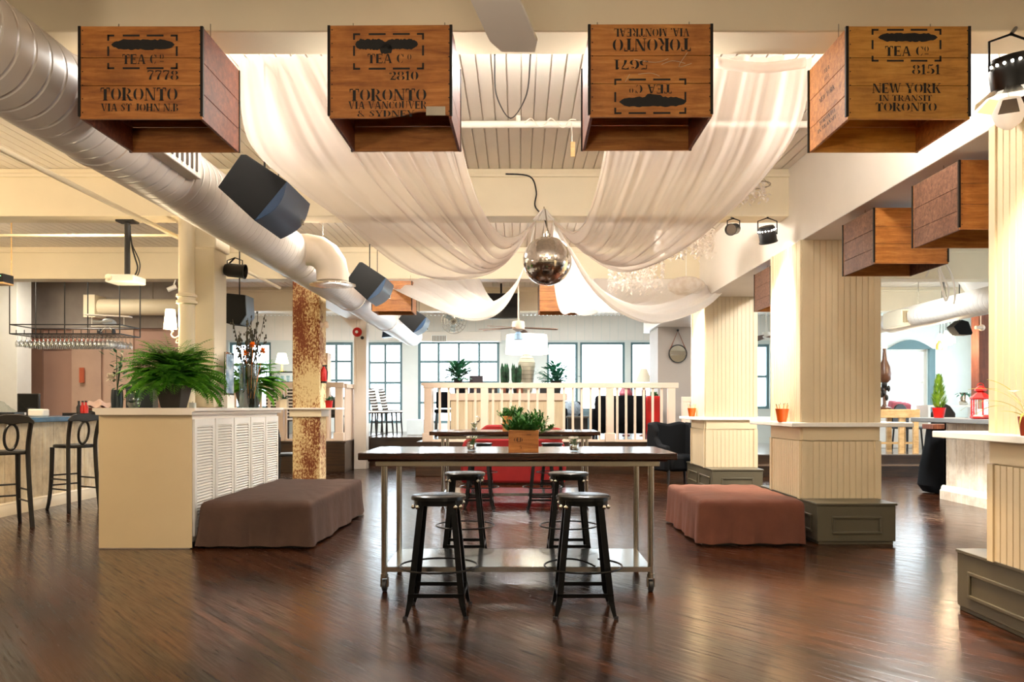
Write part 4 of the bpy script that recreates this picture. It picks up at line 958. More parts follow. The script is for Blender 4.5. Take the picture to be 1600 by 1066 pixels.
# table planters
def planter_box(label, loc, w=.202, d=.16, h=.15, seed=1, mark=True):
    rnd = random.Random(seed); t = thing('planter_box', label, 'planter', loc)
    m = MB(); 
    m.box(-w/2, w/2, -d/2, -d/2 + .012, 0, h).box(-w/2, w/2, d/2 - .012, d/2, 0, h).box(-w/2, -w/2 + .012, -d/2 + .012, d/2 - .012, 0, h).box(w/2 - .012, w/2, -d/2 + .012, d/2 - .012, 0, h).box(-w/2 + .012, w/2 - .012, -d/2 + .012, d/2 - .012, 0, h*.8)
    m.build('wooden_box', CRATEW, t, bevel=.002)
    if mark:
        k = MB(); pl = lambda a, b: (a, -d/2 - .001, b)
        text(k, 'OLD', -.035, .085, .028, .06, pl); text(k, '5', -.02, .035, .022, None, pl); k.face([pl(.02, .117), pl(.05, .117), pl(.05, .120), pl(.02, .120)]); k.build('printed_mark', INK, t, smooth=False)
    f = MB()
    for cxx, ry in ((-w*.25, .85), (w*.28, 1.0)):
        for s in range(44):
            a = rnd.random()*6.28; e = rnd.uniform(.25, 1.5); L = rnd.uniform(.10, .155)*ry; b = Vector((cxx + rnd.gauss(0, .02), rnd.gauss(0, .025), h*.8)); dd = Vector((math.cos(a)*math.cos(e), math.sin(a)*math.cos(e), math.sin(e)))
            f.tube([b, b + dd*L], .0018, 4, caps=False)
            for j in range(14):
                q = b + dd*L*(.3 + .7*j/13); aa = rnd.random()*6.28; leafquad(f, q, dd*.8 + Vector((math.cos(aa), math.sin(aa), rnd.uniform(-.2, .6)))*.8, .042, .012, Vector((0, 0, 1)))
    f.build('foliage', BUSH, t, smooth=False)
    return t
planter_box('stamped wooden planter box with a spiky green plant on the near table', (P(818, 0, 5.44).x, 5.45, .944), seed=3)
planter_box('wooden planter box on the second table behind the nearer planter', (P(799, 0, 10.05).x, 10.08, .944), .22, .16, .19, seed=6, mark=False)
def votive(label, loc, seed, s=1.0):
    rnd = random.Random(seed); t = thing('votive_jar', label, 'jar', loc)
    MB().lathe([(.022*s, 0), (.034*s, .008*s), (.037*s, .03*s), (.033*s, .055*s), (.030*s, .065*s)], n=20, caps=False).lathe([(0, .003), (.022*s, .003)], n=20, caps=False).build('glass_jar', GL, t)
    MB().lathe([(.027*s, .005), (.031*s, .025*s), (.028*s, .04*s)], n=16).build('silvered_base', CHROME, t)
    m = MB()
    for k in range(34):
        a = rnd.random()*6.28; r = rnd.uniform(0, .04)*s; q = Vector((math.cos(a)*r, math.sin(a)*r, (.06 + rnd.uniform(0, .03))*s))
        m.tube([(0, 0, .02*s), q], .0012, 4, caps=False); leafquad(m, q, (math.cos(a), math.sin(a), rnd.uniform(.2, 1.2)), .02*s, .012*s, Vector((0, 0, 1)))
    m.build('greens', BUSH, t, smooth=False)
    m = MB()
    for k in range(5):
        a = k*1.26 + seed; q = (math.cos(a)*.024*s, math.sin(a)*.024*s, .088*s); m.ball(q, .014*s, .014*s, .009*s, 8, 5)
    m.build('blooms', PETAL, t)
    return t
votive('glass jar of small flowers on the near table, bar side of the planter', (P(737, 0, 5.62).x, 5.62, .944), 1, 1.05)
votive('glass jar of small flowers on the near table, pillar side of the planter', (P(897, 0, 5.54).x, 5.54, .944), 2, 1.05)
votive('glass jar of small flowers on the second table, above the bar side near jar', (P(741, 0, 10.2).x, 10.2, .944), 3, 1.1)
votive('glass jar of small flowers on the second table, just past the green plant', (P(848.5, 0, 10.2).x, 10.2, .944), 4, 1.1)

# orange buckets of pencils on the pillar shelves
def bucket(label, loc, seed):
    rnd = random.Random(seed); t = thing('pencil_bucket', label, 'bucket', loc)
    MB().lathe([(.042, 0), (.066, .128), (.070, .132), (.066, .132), (.040, .006)], n=26, caps=False).lathe([(0, .004), (.041, .004)], n=26, caps=False).build('bucket', ORANGE, t)
    for k in range(8):
        a = k*.785; tp = Vector((math.cos(a)*.058, math.sin(a)*.05, rnd.uniform(.155, .185))); bt = Vector((math.cos(a)*.02, math.sin(a)*.02, .012))
        p = MB().cyl(bt, tp, .004, n=6).build('pencil', LTWOOD, t); MB().cyl(tp, tp + (tp - bt).normalized()*.012, .0042, .0005, n=6).build('pencil_tip', BLACK, p)
    return t
bucket('orange bucket of pencils on the shelf of the wide middle pillar', (P(1222, 0, 7.95).x, 7.95, 1.10), 1)
bucket('orange bucket of pencils on the shelf of the farther pillar', (P(1081, 0, 12.15).x, 12.15, 1.10), 2)
# grass plant on the near pillar shelf
t = thing('potted_grass_plant', 'long bladed potted plant on the shelf at the frame edge', 'plant', (2.636, 4.14, 1.10)); rnd = random.Random(8)
MB().lathe([(.032, 0), (.046, .10), (.041, .10), (.028, .005)], n=22, caps=False).lathe([(0, .09), (.041, .09)], n=22, caps=False).build('pot', M('red_brown_pot', '#a23c1e', .4), t)
m = MB()
def blade(m, base, az, el, L, w, droop, n=12):
    p = Vector(base); a = el; pv = None
    for k in range(n + 1):
        d = Vector((math.cos(az)*math.cos(a), math.sin(az)*math.cos(a), math.sin(a))); s = Vector((-math.sin(az), math.cos(az), 0)); ww = w*math.sin(PI*(.12 + .86*k/n))
        cur = (m.bm.verts.new(p - s*ww/2), m.bm.verts.new(p + s*ww/2 + Vector((0, 0, .002))))
        if pv: m.bm.faces.new((pv[0], pv[1], cur[1], cur[0]))
        pv = cur; p = p + d*L/n; a -= droop/n
for az, el, L, dr in ((2.9, .9, .36, 1.7), (3.4, .45, .37, 1.2), (2.6, 1.2, .34, 1.5), (3.9, .75, .2, 2.4), (4.4, 1.1, .25, 1.2), (1.9, 1.2, .3, 1.3), (2.1, .8, .3, 1.6), (4.5, 1.0, .26, 1.5), (3.0, 1.35, .3, 1.2)): blade(m, (0, 0, .09), az, el, L, .009, dr)
m.build('blades', GRASSY, t)
m = MB()
for k in range(7): leafquad(m, (-.085, -.02, .225), (math.cos(k*.9), math.sin(k*.9), .5), .035, .022, Vector((0, 0, 1)))
m.tube([(0, 0, .09), (-.04, -.01, .18), (-.085, -.02, .225)], .0022, 5); m.build('white_flower', PETAL, t, smooth=False)

# ================================================================== speakers
def speaker(label, d, mats=(SPKB, SPKG), scale=1.0):
    """wedge cabinet with its flank towards the camera and the curved grille facing the dance floor"""
    t = thing('loudspeaker', label, 'speaker', (-1.993, d, 2.717))
    k = .00424
    def q(px, py): return ((px - 340)*k, -(py - 290)*k)
    L = .58
    prof = [q(340, 292), q(376, 241), q(384, 241), q(449, 284), q(398, 345)]
    MB().prism(prof, 'y', 0, L).build('cabinet', mats[0], t, bevel=.006)
    a, b = Vector(q(449, 284)), Vector(q(398, 345)); g = []
    for i in range(9):
        f = i/8; p = a.lerp(b, f); nrm = Vector((b - a).yx); nrm = Vector((-(b-a).y, (b-a).x)).normalized()
        if nrm.x < 0: nrm = -nrm
        g.append(p + nrm*.055*math.sin(PI*f))
    poly = [tuple(p) for p in g] + [tuple(b - nrm*.003), tuple(a - nrm*.003)]
    MB().prism(poly, 'y', .0, L).build('curved_grille', mats[1], t, bevel=.004)
    x0, z0 = q(425, 316)
    MB().cbox((x0 + .062, L*.9, z0 - .012), .012, .035, .035).build('badge', STEEL, t)
    MB().tube([(.22, L*.5, .18), (.22, L*.5, CEIL - 2.717)], .007, 6).build('hanging_rod', IRON, t); MB().tube([(.3, L*.6, .12), (.3, L*.6, CEIL - 2.717)], .004, 6).build('hanging_chain', IRON, t)
    return t
speaker('largest black loudspeaker with blue grille hung beside the white duct', 5.3)
speaker('black loudspeaker with blue grille just past the duct elbow', 9.25)
speaker('black loudspeaker half hidden behind the small orange brown crate', 13.3)
t = thing('stage_monitor', 'small dark speaker peeking out on the far side of the duct end', 'speaker', P(604, 523, 16.8)); MB().prism([(-.1, -.06), (.14, -.04), (.1, .09), (-.08, .09)], 'y', 0, .2).build('cabinet', SPKG, t); MB().cyl((0, .1, .08), (0, .1, CEIL - t.location.z), .008, n=6).build('hanging_rod', IRON, t)
t = thing('stage_monitor', 'black wedge monitor hung behind the cream column above the dried stems', 'speaker', P(372, 483, 9.3))
MB().prism([(-.12, -.17), (.05, -.19), (.12, -.08), (.11, .15), (-.1, .17)], 'y', -.1, .2).build('cabinet', SPKB, t, bevel=.006); MB().prism([(.053, -.185), (.123, -.08), (.113, .15), (.118, .15), (.13, -.08), (.06, -.19)], 'y', -.09, .19).build('grille', M('monitor_grille', '#4a5664', .5), t)
MB().cyl((0, .05, .15), (0, .05, CEIL - t.location.z), .008, n=6).build('hanging_rod', IRON, t)
t = thing('stage_monitor', 'black wedge speaker hanging under the duct beyond the pillars', 'speaker', P(1499, 513, 13.5))
MB().prism([(-.16, .02), (-.02, .13), (.09, .10), (.16, -.09), (.14, -.12), (-.06, -.12)], 'y', -.12, .12).build('cabinet', SPKB, t, bevel=.006); MB().cyl((0, 0, .1), (0, 0, CEIL - t.location.z), .008, n=6).build('hanging_rod', IRON, t)
t = thing('flat_screen', 'black box screen hung high behind the ceiling fan', 'screen', P(783, 480, 15.5)); MB().box(-.38, .36, 0, .1, -.22, .27).build('screen_housing', BLACK, t, bevel=.01); MB().cyl((0, .05, .26), (0, .05, CEIL - t.location.z), .02, n=8).build('mount_pole', IRON, t)
MB().box(-.36, .34, -.004, 0, -.20, .25).build('screen_glass', M('dark_screen', '#0a0c10', .1), t)

# ================================================================== lamps and spotlights
def parcan(label, loc, aim, r, L, energy=0, mount=None, lens=LENS, short=False, spot=70, col=(1, .84, .62)):
    t = thing('stage_lamp', label, 'lamp', loc); d = (Vector(aim) - Vector(loc)).normalized(); m = MB()
    q = d.to_track_quat('-Z', 'Y')
    def T(x, y, z): return q @ Vector((x, y, z))
    c = MB(); c.lathe([(r*.35, L*.5), (r*.8, L*.46), (r, L*.3), (r, -L*.5), (r*1.08, -L*.5), (r*1.08, -L*.44), (r*1.02, -L*.44)], n=26, caps=False).lathe([(0, L*.5), (r*.35, L*.5)], n=26, caps=False)
    c.build('can', BLACK, t, rot=q.to_euler())
    if not short:
        v = MB()
        for k in range(18): a = k*2*PI/18; v.ball((r*1.0*math.cos(a), r*1.0*math.sin(a), L*.24), r*.07, n=8, m=5)
        v.build('vent_holes', lens if energy else STEEL, t, rot=q.to_euler())
    y = MB()
    for s in (-1, 1): y.box(s*r*1.12 - .004, s*r*1.12 + .004, -.015, .015, 0, L*.75)
    y.box(-r*1.12, r*1.12, -.015, .015, L*.75 - .006, L*.75 + .006)
    top = Vector(mount) - Vector(loc) if mount else Vector((0, 0, L)); yk = MB()
    w = T(0, 0, 0)
    for s in (-1, 1): yk.tube([(s*r*1.12, 0, 0), (s*r*1.12, 0, r*1.5), (0, 0, r*1.9)], .006, 6)
    yk.tube([(0, 0, r*1.9), top], .009, 8); yk.build('yoke', IRON, t)
    MB().lathe([(0, -L*.38), (r*.97, -L*.38), (r*.97, -L*.36), (0, -L*.36)], n=24, caps=False).build('lens', lens if energy else STEEL, t, rot=q.to_euler())
    if energy:
        l = light('SPOT', Vector(loc) + d*(L*.52), energy, col, r*.7, aim, spot, .9)
    return t
t = parcan('large black stage lamp under the first beam at the frame edge', P(1580, 112, 3.85), (2.75, 4.1, 1.2), .095, .16, 260, P(1590, 40, 4.2), spot=90)
m = MB(); 
for k in range(8): a0 = k*.785; m.face([(.10*math.cos(a0), .10*math.sin(a0), -.10), (.10*math.cos(a0+.6), .10*math.sin(a0+.6), -.10), (.16*math.cos(a0+.6), .16*math.sin(a0+.6), -.15), (.16*math.cos(a0), .16*math.sin(a0), -.15)])
m.build('barn_doors', STEEL, t)
tag(MB().lathe([(.02, .02), (.07, 0), (.085, -.06), (.06, -.12), (.02, -.15)], n=18).cyl((0, 0, .02), (.0, .10, .32), .004, n=6).build('plastic_bag', SHEERR, None, P(1576, 158, 4.3)), 'white plastic bag drooping behind the large stage lamp', 'bag')
parcan('black stage lamp with perforated rim at the end of the beam by the far pillar', P(1199, 366, 7.95), (2.74, 8.3, 1.9), .085, .17, 600, P(1200, 340, 8.15), spot=75)
parcan('slim black spotlight clamped left of the perforated stage lamp', P(1146, 358, 7.95), P(1100, 368, 7.2), .055, .19, 0, P(1142, 340, 8.15), short=True)
parcan('black stage lamp glowing behind the rear drape by the farther pillar', (2.35, 11.6, 2.95), (2.75, 12.1, 1.7), .08, .16, 600, (2.35, 12.05, 3.17), spot=75)
parcan('black spotlight with amber lens on the cream column', P(367, 423, 8.3), P(395, 426, 8.3), .07, .22, 0, P(352, 418, 8.3), M('amber_lens', '#c8902a', .2, .5), short=True)
t = thing('security_camera', 'small white security camera under the beam near the cream column', 'camera', P(270, 451, 12.02)); MB().cyl((-.06, -.05, -.03), (.05, 0, .03), .035, n=14).build('camera_body', WHITE, t); MB().cyl((0, 0, .02), (.02, .05, 3.17 - t.location.z), .01, n=8).build('arm', WHITE, t)
# wall sconce on the cream column
t = thing('wall_sconce', 'lit wall sconce with a white shade beside the cream column', 'lamp', P(283, 522, 8.15))
MB().tube(spline([(0, 0, 0), (-.06, 0, -.04), (-.10, 0, -.01), (-.08, 0, .03)], 14), .008, 8).tube(spline([(-.02, 0, -.02), (.0, 0, -.08), (-.05, 0, -.09), (-.04, 0, -.05)], 14), .006, 8).tube([(-.08, 0, .02), (-.10, 0, .04)], .01, 8).build('scroll_arm', CREAM, t)
MB().box(-.01, .012, -.04, .04, -.09, .06).build('back_plate', CREAM, t)
MB().lathe([(.065, 0), (.045, .20)], (-.11, 0, .05), n=24, caps=False).build('lamp_shade', SHADEE, t); MB().ball((-.11, 0, .12), .025).build('bulb', BULB, t)
light('POINT', Vector(P(283, 522, 8.15)) + Vector((-.22, -.12, .14)), 22, WARM, .06)

# mirror
t = thing('round_mirror', 'round mirror hung by a strap on the grey wall', 'mirror', P(1059, 553, 15.98))
MB().lathe([(.165, .02), (.185, .02), (.185, 0), (.165, 0)], n=40, caps=False).build('rim', BLACK, t, (0, 0, 0), (PI/2, 0, 0)); MB().lathe([(0, .008), (.17, .008)], n=40, caps=False).build('mirror_disc', MIRR, t, (0, 0, 0), (PI/2, 0, 0))
MB().tube([(-.155, -.01, .09), (0, -.012, .46), (.155, -.01, .09)], .010, 6).build('strap', BRWOOD, t); MB().ball((0, -.012, .47), .025).build('peg', BLKW, t)

# ceiling fans
def fan(label, loc, blen, bw, mat, body, angs, tilt=0, hubr=.1):
    t = thing('ceiling_fan', label, 'fan', loc); MB().lathe([(.02, .12), (hubr*.9, .10), (hubr, .03), (hubr*.9, -.03), (hubr*.4, -.06), (.01, -.07)], n=28).build('motor_hub', body, t)
    MB().cyl((0, 0, .1), (0, 0, CEIL - loc[2]), .014, n=10).lathe([(.06, CEIL - loc[2] - .05), (.06, CEIL - loc[2] - .004)], n=20).build('down_rod', body, t)
    for a in angs:
        a = math.radians(a); m = MB(); m.prism([(hubr*.8, -.03), (hubr + .10, -bw*.42), (hubr + blen*.9, -bw*.5), (hubr + blen, -bw*.36), (hubr + blen, bw*.36), (hubr + blen*.9, bw*.5), (hubr + .10, bw*.42), (hubr*.8, .03)], 'z', -.006, .004)
        m.build('blade', mat, t, (0, 0, 0), (tilt, .03, a))
    return t
fan('white ceiling fan with one blade reaching into the top of the frame', (-.20, 2.16, 2.66), .86, .185, WARMW, WARMW, (78, 168, 258, 348), .10)
t = fan('small brown bladed ceiling fan in front of the drum lampshade', P(810, 512, 13.4), .56, .11, WOODB, RAILP, (8, 80, 152, 224, 172), -.1, .11)
MB().lathe([(.03, -.07), (.07, -.11), (.08, -.2)], n=18, caps=False).build('light_shade', M('bluish_fan_light', '#8fb0d0', .4), t)
t = thing('cage_fan', 'round caged industrial fan high by the far windows', 'fan', P(709, 502, 18.6)); R = .29; m = MB()
for k in range(4): m.tube(ring_pts(R*(1 - k*.24), 0, n=28), .006, 5, closed=True)
for k in range(16): a = k*PI/8; m.tube([(0, 0, 0), (R*math.cos(a), R*math.sin(a), 0)], .004, 4)
m.build('wire_cage', STEEL, t, (0, 0, 0), (PI/2, 0, 0)); MB().cyl((0, .02, 0), (0, .2, 0), .07, n=18).build('motor', STEEL, t)
for k in range(3):
    a = .4 + k*2.094; MB().prism([(.05, -.04), (.24, -.08), (.25, .06), (.06, .04)], 'z', -.004, .004).build('blade', M('fan_steel_blade', '#9aa3a3', .4, .5), t, (0, .04, 0), (PI/2, -a, 0))
MB().cyl((0, .15, 0), (0, .15, CEIL - t.location.z), .015, n=8).build('drop_pole', STEEL, t)
t = thing('vent_grille', 'square vent grille in the white soffit below the cage fan', 'vent', P(686, 529, 20.69)); MB().box(-.2, .2, -.02, .01, -.09, .09).build('vent_frame', WHITE, t)
m = MB()
for k in range(9): m.box(-.17 + k*.04, -.15 + k*.04, -.025, -.02, -.07, .07)
m.build('slats', M('vent_dark', '#6a6450', .5), t)

# projector
t = thing('projector', 'white projector on a black pole under the second beam', 'projector', (P(199, 0, 8.25).x, 8.25, 0))
MB().box(-.17, .13, -.13, .14, 2.52, 2.60).build('projector_body', WHITE, t, bevel=.015); MB().cyl((-.13, -.135, 2.565), (-.13, -.12, 2.565), .035, n=18).build('lens', CHROME, t)
MB().cyl((0, 0, 2.60), (0, 0, 3.17), .028, n=12).box(-.09, .09, -.07, .07, 3.15, 3.17).build('mount_pole', BLACK, t)
MB().tube(spline([(.02, 0, 3.12), (.05, 0, 2.9), (.09, -.02, 2.78), (.12, -.03, 2.68), (.08, -.02, 2.60), (.02, -.05, 2.59)], 24), .008, 6).tube(spline([(.03, 0, 3.12), (.04, 0, 2.95), (.13, -.02, 2.76), (.14, -.03, 2.66), (.10, -.02, 2.59), (.04, -.05, 2.58)], 24), .006, 6).build('cables', BLACK, t)
tag(MB().box(-.28, .10, -.1, .1, -.05, .05).build('network_switch', BLACK, None, P(0, 436, 9.6)), 'black electronics box with green lights high by the bar', 'box')
b = bpy.data.objects['network_switch']; m = MB()
for k in range(8): m.cbox((-.05 + k*.017, -.101, .01 + .012*(k % 2)), .010, .003, .008)
m.build('indicator_lights', EMIT('green_led', (.2, 1, .3), 3), b); MB().box(-.28, .10, -.1, .1, -.07, -.05).cyl((.08, .09, -.06), (.08, .09, 3.65 - b.location.z), .008, n=6).cyl((-.26, .09, -.06), (-.26, .09, 3.65 - b.location.z), .008, n=6).build('bracket_shelf', LTWOOD, b)

# ================================================================== bar on the left
t = thing('bar_counter', 'long plank fronted bar with a blue edged top behind the black chairs', 'bar', (-5.88, 0, 0))
MB().grooved((0, 13.0, .14), (0, -1, 0), (0, 0, 1), (1, 0, 0), 6.0, .92, .24, .008, .006, .04).build('plank_front', BARF, t)
MB().box(-.7, -.03, 7.0, 13.0, 0, 1.05).build('bar_body', BLKW, t)
MB().prism([(.0, 0), (.035, 0), (.035, .10), (.025, .115), (.025, .135), (.01, .15), (0, .15)], 'y', 7.0, 13.0).build('base_molding', M('bar_base_paint', '#efe2c8', .45, var=.06), t)
MB().box(-.75, .16, 6.95, 13.05, 1.065, 1.125).build('bar_top', BLUETOP, t, bevel=.012)
def bar_chair(label, loc, rz):
    t = thing('bar_chair', label, 'chair', loc, rz, 'black bar chairs at the plank bar')   # back towards +X
    m = MB(); poly = [(.21*math.copysign(abs(math.cos(a))**.7, math.cos(a)), .20*math.copysign(abs(math.sin(a))**.7, math.sin(a))) for a in [2*PI*k/28 for k in range(28)]]
    m.prism(poly, 'z', .755, .795); m.build('seat', BLKW, t, bevel=.012)
    for s in (-1, 1):
        MB().tube(spline([(-.17, s*.165, .76), (-.18, s*.17, .4), (-.20, s*.185, .12), (-.225, s*.20, 0)], 8), lambda f: .027 - .008*f, 8).build('leg', BLKW, t)
        MB().tube(spline([(.235, s*.19, 0), (.20, s*.175, .35), (.175, s*.165, .77), (.20, s*.17, .95), (.245, s*.175, 1.09)], 12), .024, 8).build('rear_leg', BLKW, t)
    for z in (.30, .42): MB().tube([(-.19, -.18, z), (-.19, .18, z)], .010, 8).build('stretcher', BLKW, t)
    for s in (-1, 1):
        for z in (.26, .38): MB().tube([(-.19, s*.18, z), (.205, s*.178, z)], .010, 8).build('stretcher', BLKW, t)
    MB().prism([(-.20, 1.07), (-.205, 1.10), (-.15, 1.155), (-.06, 1.175), (.06, 1.175), (.15, 1.155), (.205, 1.10), (.20, 1.07), (.15, 1.085), (.07, 1.08), (0, 1.065), (-.07, 1.08), (-.15, 1.085)], 'x', .232, .262).build('top_rail', BLKW, t, bevel=.008)
    MB().tube([(.185 + .06*(z - .80)/.28, y, z) for y, z in [(.062*math.sin(2*PI*k/26)*(1.0), .94 + .135*math.cos(2*PI*k/26)) for k in range(26)]], .014, 8, closed=True).build('oval_splat', BLKW, t)
    return t
c0 = bar_chair('black bar chair whose whole back shows beside the white cabinet', (-5.42, 9.75, 0), -.55)
dup(c0, (-5.36, 8.35, 0), -.75, 'black bar chair cut by the frame edge at the plank bar')
# things on the bar
def onbar(px, d): return (P(px, 0, d).x, d, 1.125)
t = thing('till_screen', 'black till screen standing on the bar', 'screen', onbar(45, 11.0)); MB().box(-.15, .15, -.02, .02, .05, .31).build('screen_housing', BLACK, t, bevel=.008); MB().box(-.13, .13, -.024, -.02, .07, .29).build('screen_glass', M('screen_back', '#15181a', .25), t); MB().box(-.09, .09, -.07, .07, 0, .015).box(-.02, .02, 0, .03, .01, .1).build('stand', BLACK, t)
t = thing('card_printer', 'white receipt printer on the bar beside the till screen', 'printer', onbar(60, 10.2)); MB().box(-.10, .10, -.08, .08, 0, .10).build('printer_body', WHITE, t, bevel=.02); MB().box(-.102, -.085, -.085, .08, 0, .11).build('side_cover', BLACK, t)
t = thing('cash_drawer', 'dark blue box unit at the near end of the bar', 'box', onbar(18, 9.9)); MB().box(-.17, .10, -.1, .1, 0, .06).build('drawer_body', M('dark_blue_metal', '#13283a', .3), t, bevel=.006); MB().box(-.16, .09, -.104, -.1, .012, .05).build('drawer_front', BLACK, t)
t = thing('keyboard_tray', 'long black tray of bottles and mats on the bar', 'tray', (-6.25, 11.9, 1.125)); MB().box(-.25, .25, -.5, .36, 0, .04).build('tray', BLACK, t); MB().box(-.22, .1, -.1, .3, .04, .07).build('bar_mat', RUBBER, t)
t = thing('towel_basket', 'shallow brown basket heaped with a white cloth behind the bar', 'basket', P(140, 636, 13.2)); t.location.z = 1.125; t.location.x = -6.6; t.location.y = 12.55
MB().lathe([(.16, 0), (.24, .10), (.25, .11), (.23, .10), (.15, .01)], n=24, caps=False).lathe([(0, .01), (.16, .01)], n=24, caps=False).build('basket', BRWOOD, t)
MB().grid(lambda u, v: Vector(((u - .5)*.5, (v - .5)*.4, .13 + .10*math.sin(PI*u)*math.sin(PI*v) + .02*math.sin(u*17 + v*9))), 20, 16).build('cloth', M('pinkish_cloth', '#d8b8a8', .8), t, ang=180)
for i, (dx, c) in enumerate(((0, RED_), (.10, RED_), (-.12, BLACK))):
    t = thing('bottle', ('red capped bottle on the bar, nearer the till screen', 'red sauce bottle on the bar, farther from the till screen', 'small black bottle on the bar beside the red ones')[i], 'bottle', (-6.1 + dx, 11.2 - dx, 1.125), group='bottles on the bar')
    MB().lathe([(.03, 0), (.032, .12), (.014, .16), (.014, .19)], n=16).build('bottle_body', c, t); MB().lathe([(.016, .19), (.016, .21)], n=12).build('cap', BLACK, t)
t = thing('plastic_wrap', 'crumpled clear plastic wrap heaped at the end of the bar', 'wrap', onbar(3, 10.8)); rnd = random.Random(4)
MB().grid(lambda u, v: Vector(((u - .7)*.5, (v - .5)*.4, .02 + .20*math.sin(PI*u)*math.sin(PI*v) + .03*rnd.random())), 14, 10).build('wrap_sheet', GL, t, smooth=False)
tag(MB().box(-6.9, -6.55, 14.5, 14.9, .0, 1.32).build('back_cupboard', M('mauve_cupboard', '#a5836f', .5), bevel=.01), 'dusty pink cupboard against the bar wall', 'cupboard')
tag(MB().box(-8.16, -8.08, 14.86, 14.9, 1.70, 1.98).build('wall_notice', M('orange_notice', '#c06040', .6)), 'small orange notice on the bar wall above the red bottles', 'notice')

# hanging glass rack
t = thing('glass_rack', 'black wire rack of hanging wine glasses over the bar', 'rack', (0, 0, 0)); yn, yf2 = 12.62, 13.30
x0, x1 = P(15, 0, yn).x, P(187, 0, yn).x; zb, zt = 2.405, 2.55
m = MB()
for z in (zb, zt): m.tube([(x0, yn, z), (x1, yn, z), (x1, yf2, z), (x0, yf2, z)], .010, 6, closed=True)
m.build('rack_frame', BLACK, t)
for x in (x0, (x0 + x1)/2, x1):
    for y in (yn, yf2): MB().cyl((x, y, zb), (x, y, CEIL), .009, n=6).build('suspension_rod', BLACK, t)
m = MB()
rows = [yn + .07, yn + .24, yn + .41, yn + .58]; n = 24
for k in range(n + 1): m.cyl((x0 + .05 + (x1-x0-.1)*k/n, yn, zb - .002), (x0 + .05 + (x1-x0-.1)*k/n, yf2, zb - .002), .004, n=5)
for k in range(0, n, 2): m.box(x0 + .1 + (x1-x0-.2)*k/n, x0 + .11 + (x1-x0-.2)*k/n, yn - .004, yn + .004, zb, zb - .06 + .12)
m.build('glass_rails', BLACK, t)
g0 = MB().lathe([(.035, .0), (.004, -.006), (.004, -.085), (.018, -.095), (.036, -.125), (.037, -.165), (.031, -.20)], n=14, caps=False).build('wine_glass', GLASS('wine_glass_clear', (.86, .90, .93), .42, .05)); first = True
for r, y in enumerate(rows):
    for k in range(n - 1):
        o = g0 if first else g0.copy()
        if not first: COL.objects.link(o)
        first = False
        o.location = (x0 + .05 + (x1-x0-.1)*(k + .5 + .5*(r % 2))/n, y, zb - .004)
        tag(o, 'upturned clear wine glass hanging from the black wire rack over the bar', 'glass', 'wine glasses hanging in the rack')
t = thing('model_plane', 'white model biplane standing on the glass rack', 'model plane', (P(166, 0, 12.9).x, 12.9, zb + .012))
MB().ball((0, .1, .20), .07, .20, .07, 16, 8).build('fuselage', M('plane_white', '#d8dde0', .4), t)
MB().prism([(-.36, .0), (.36, .0), (.36, .02), (-.36, .02)], 'y', 0, .13).build('upper_wing', WHITE, t, (0, 0, .30), (0, .05, 0))
MB().prism([(-.25, .0), (.30, .0), (.30, .015), (-.25, .015)], 'y', 0, .12).build('lower_wing', WHITE, t, (0, 0, .13))
for s in (-1, 1):
    MB().cyl((s*.11 - .012, .02, .045), (s*.11 + .012, .02, .045), .045, n=18).build('wheel', RUBBER, t); MB().cyl((s*.26, .05, .13), (s*.26, .05, .31), .006, n=5).build('wing_strut', WHITE, t)
MB().cyl((-.1, .02, .045), (.0, .04, .16), .006, n=5).cyl((.1, .02, .045), (0, .04, .16), .006, n=5).build('undercarriage', WHITE, t); MB().box(-.15, .15, -.115, -.105, .185, .215).build('propeller', M('propeller_grey', '#8a9096', .4), t)

# ================================================================== platform furniture behind the balustrade
PZ = .60
t = thing('service_cabinet', 'pale panelled service cabinet behind the central balustrade', 'cabinet', (-.22, 16.4, PZ))
MB().grooved((-1.17, 0, 0), (1, 0, 0), (0, 0, 1), (0, -1, 0), 2.34, .78, .09, .008, .005).box(-1.16, 1.16, .012, .55, 0, .78).build('carcass', BEAD, t)
MB().box(-1.22, 1.22, -.05, .62, .78, .93).build('counter_top', RAILP, t, bevel=.01)
MB().lathe([(.055, 0), (.06, .008), (.05, .012)], n=20).build('round_emblem', STEEL, t, (-.62, -.012, .40), (PI/2, 0, 0)); MB().lathe([(.038, 0), (.04, .004)], n=20).build('emblem_face', BEAD, t, (-.62, -.022, .40), (PI/2, 0, 0))
CZ = PZ + .93
def leafy(label, loc, seed, pot, leaf, n=60, R=.34, w=.07, L=.26, potr=.11, poth=.16, upl=.9):
    rnd = random.Random(seed); t = thing('potted_plant', label, 'plant', loc)
    MB().lathe([(potr*.75, 0), (potr, poth), (potr*.94, poth), (potr*.7, .01)], n=22, caps=False).lathe([(0, poth*.85), (potr*.92, poth*.85)], n=22, caps=False).build('pot', pot, t)
    m = MB()
    for k in range(n):
        a = rnd.random()*6.28; e = rnd.uniform(.15, 1.45); r = R*rnd.uniform(.3, 1); b = Vector((0, 0, poth*.85)); q = b + Vector((math.cos(a)*math.cos(e)*r, math.sin(a)*math.cos(e)*r, math.sin(e)*r*upl))
        m.tube([b, (b + q)/2 + Vector((0, 0, .02)), q], .003, 4, caps=False)
        leafquad(m, q, (math.cos(a)*math.cos(e*.7), math.sin(a)*math.cos(e*.7), math.sin(e*.8)), L*rnd.uniform(.7, 1.1), w, Vector((0, 0, 1)), .5)
    m.build('foliage', leaf, t, smooth=False); return t
leafy('dark leafy plant on the service cabinet before the wide grid window', (P(716, 0, 16.7).x, 16.7, CZ), 3, BLACK, DGREEN, 90, .34, .10, .26, .10, .30, 1.0)
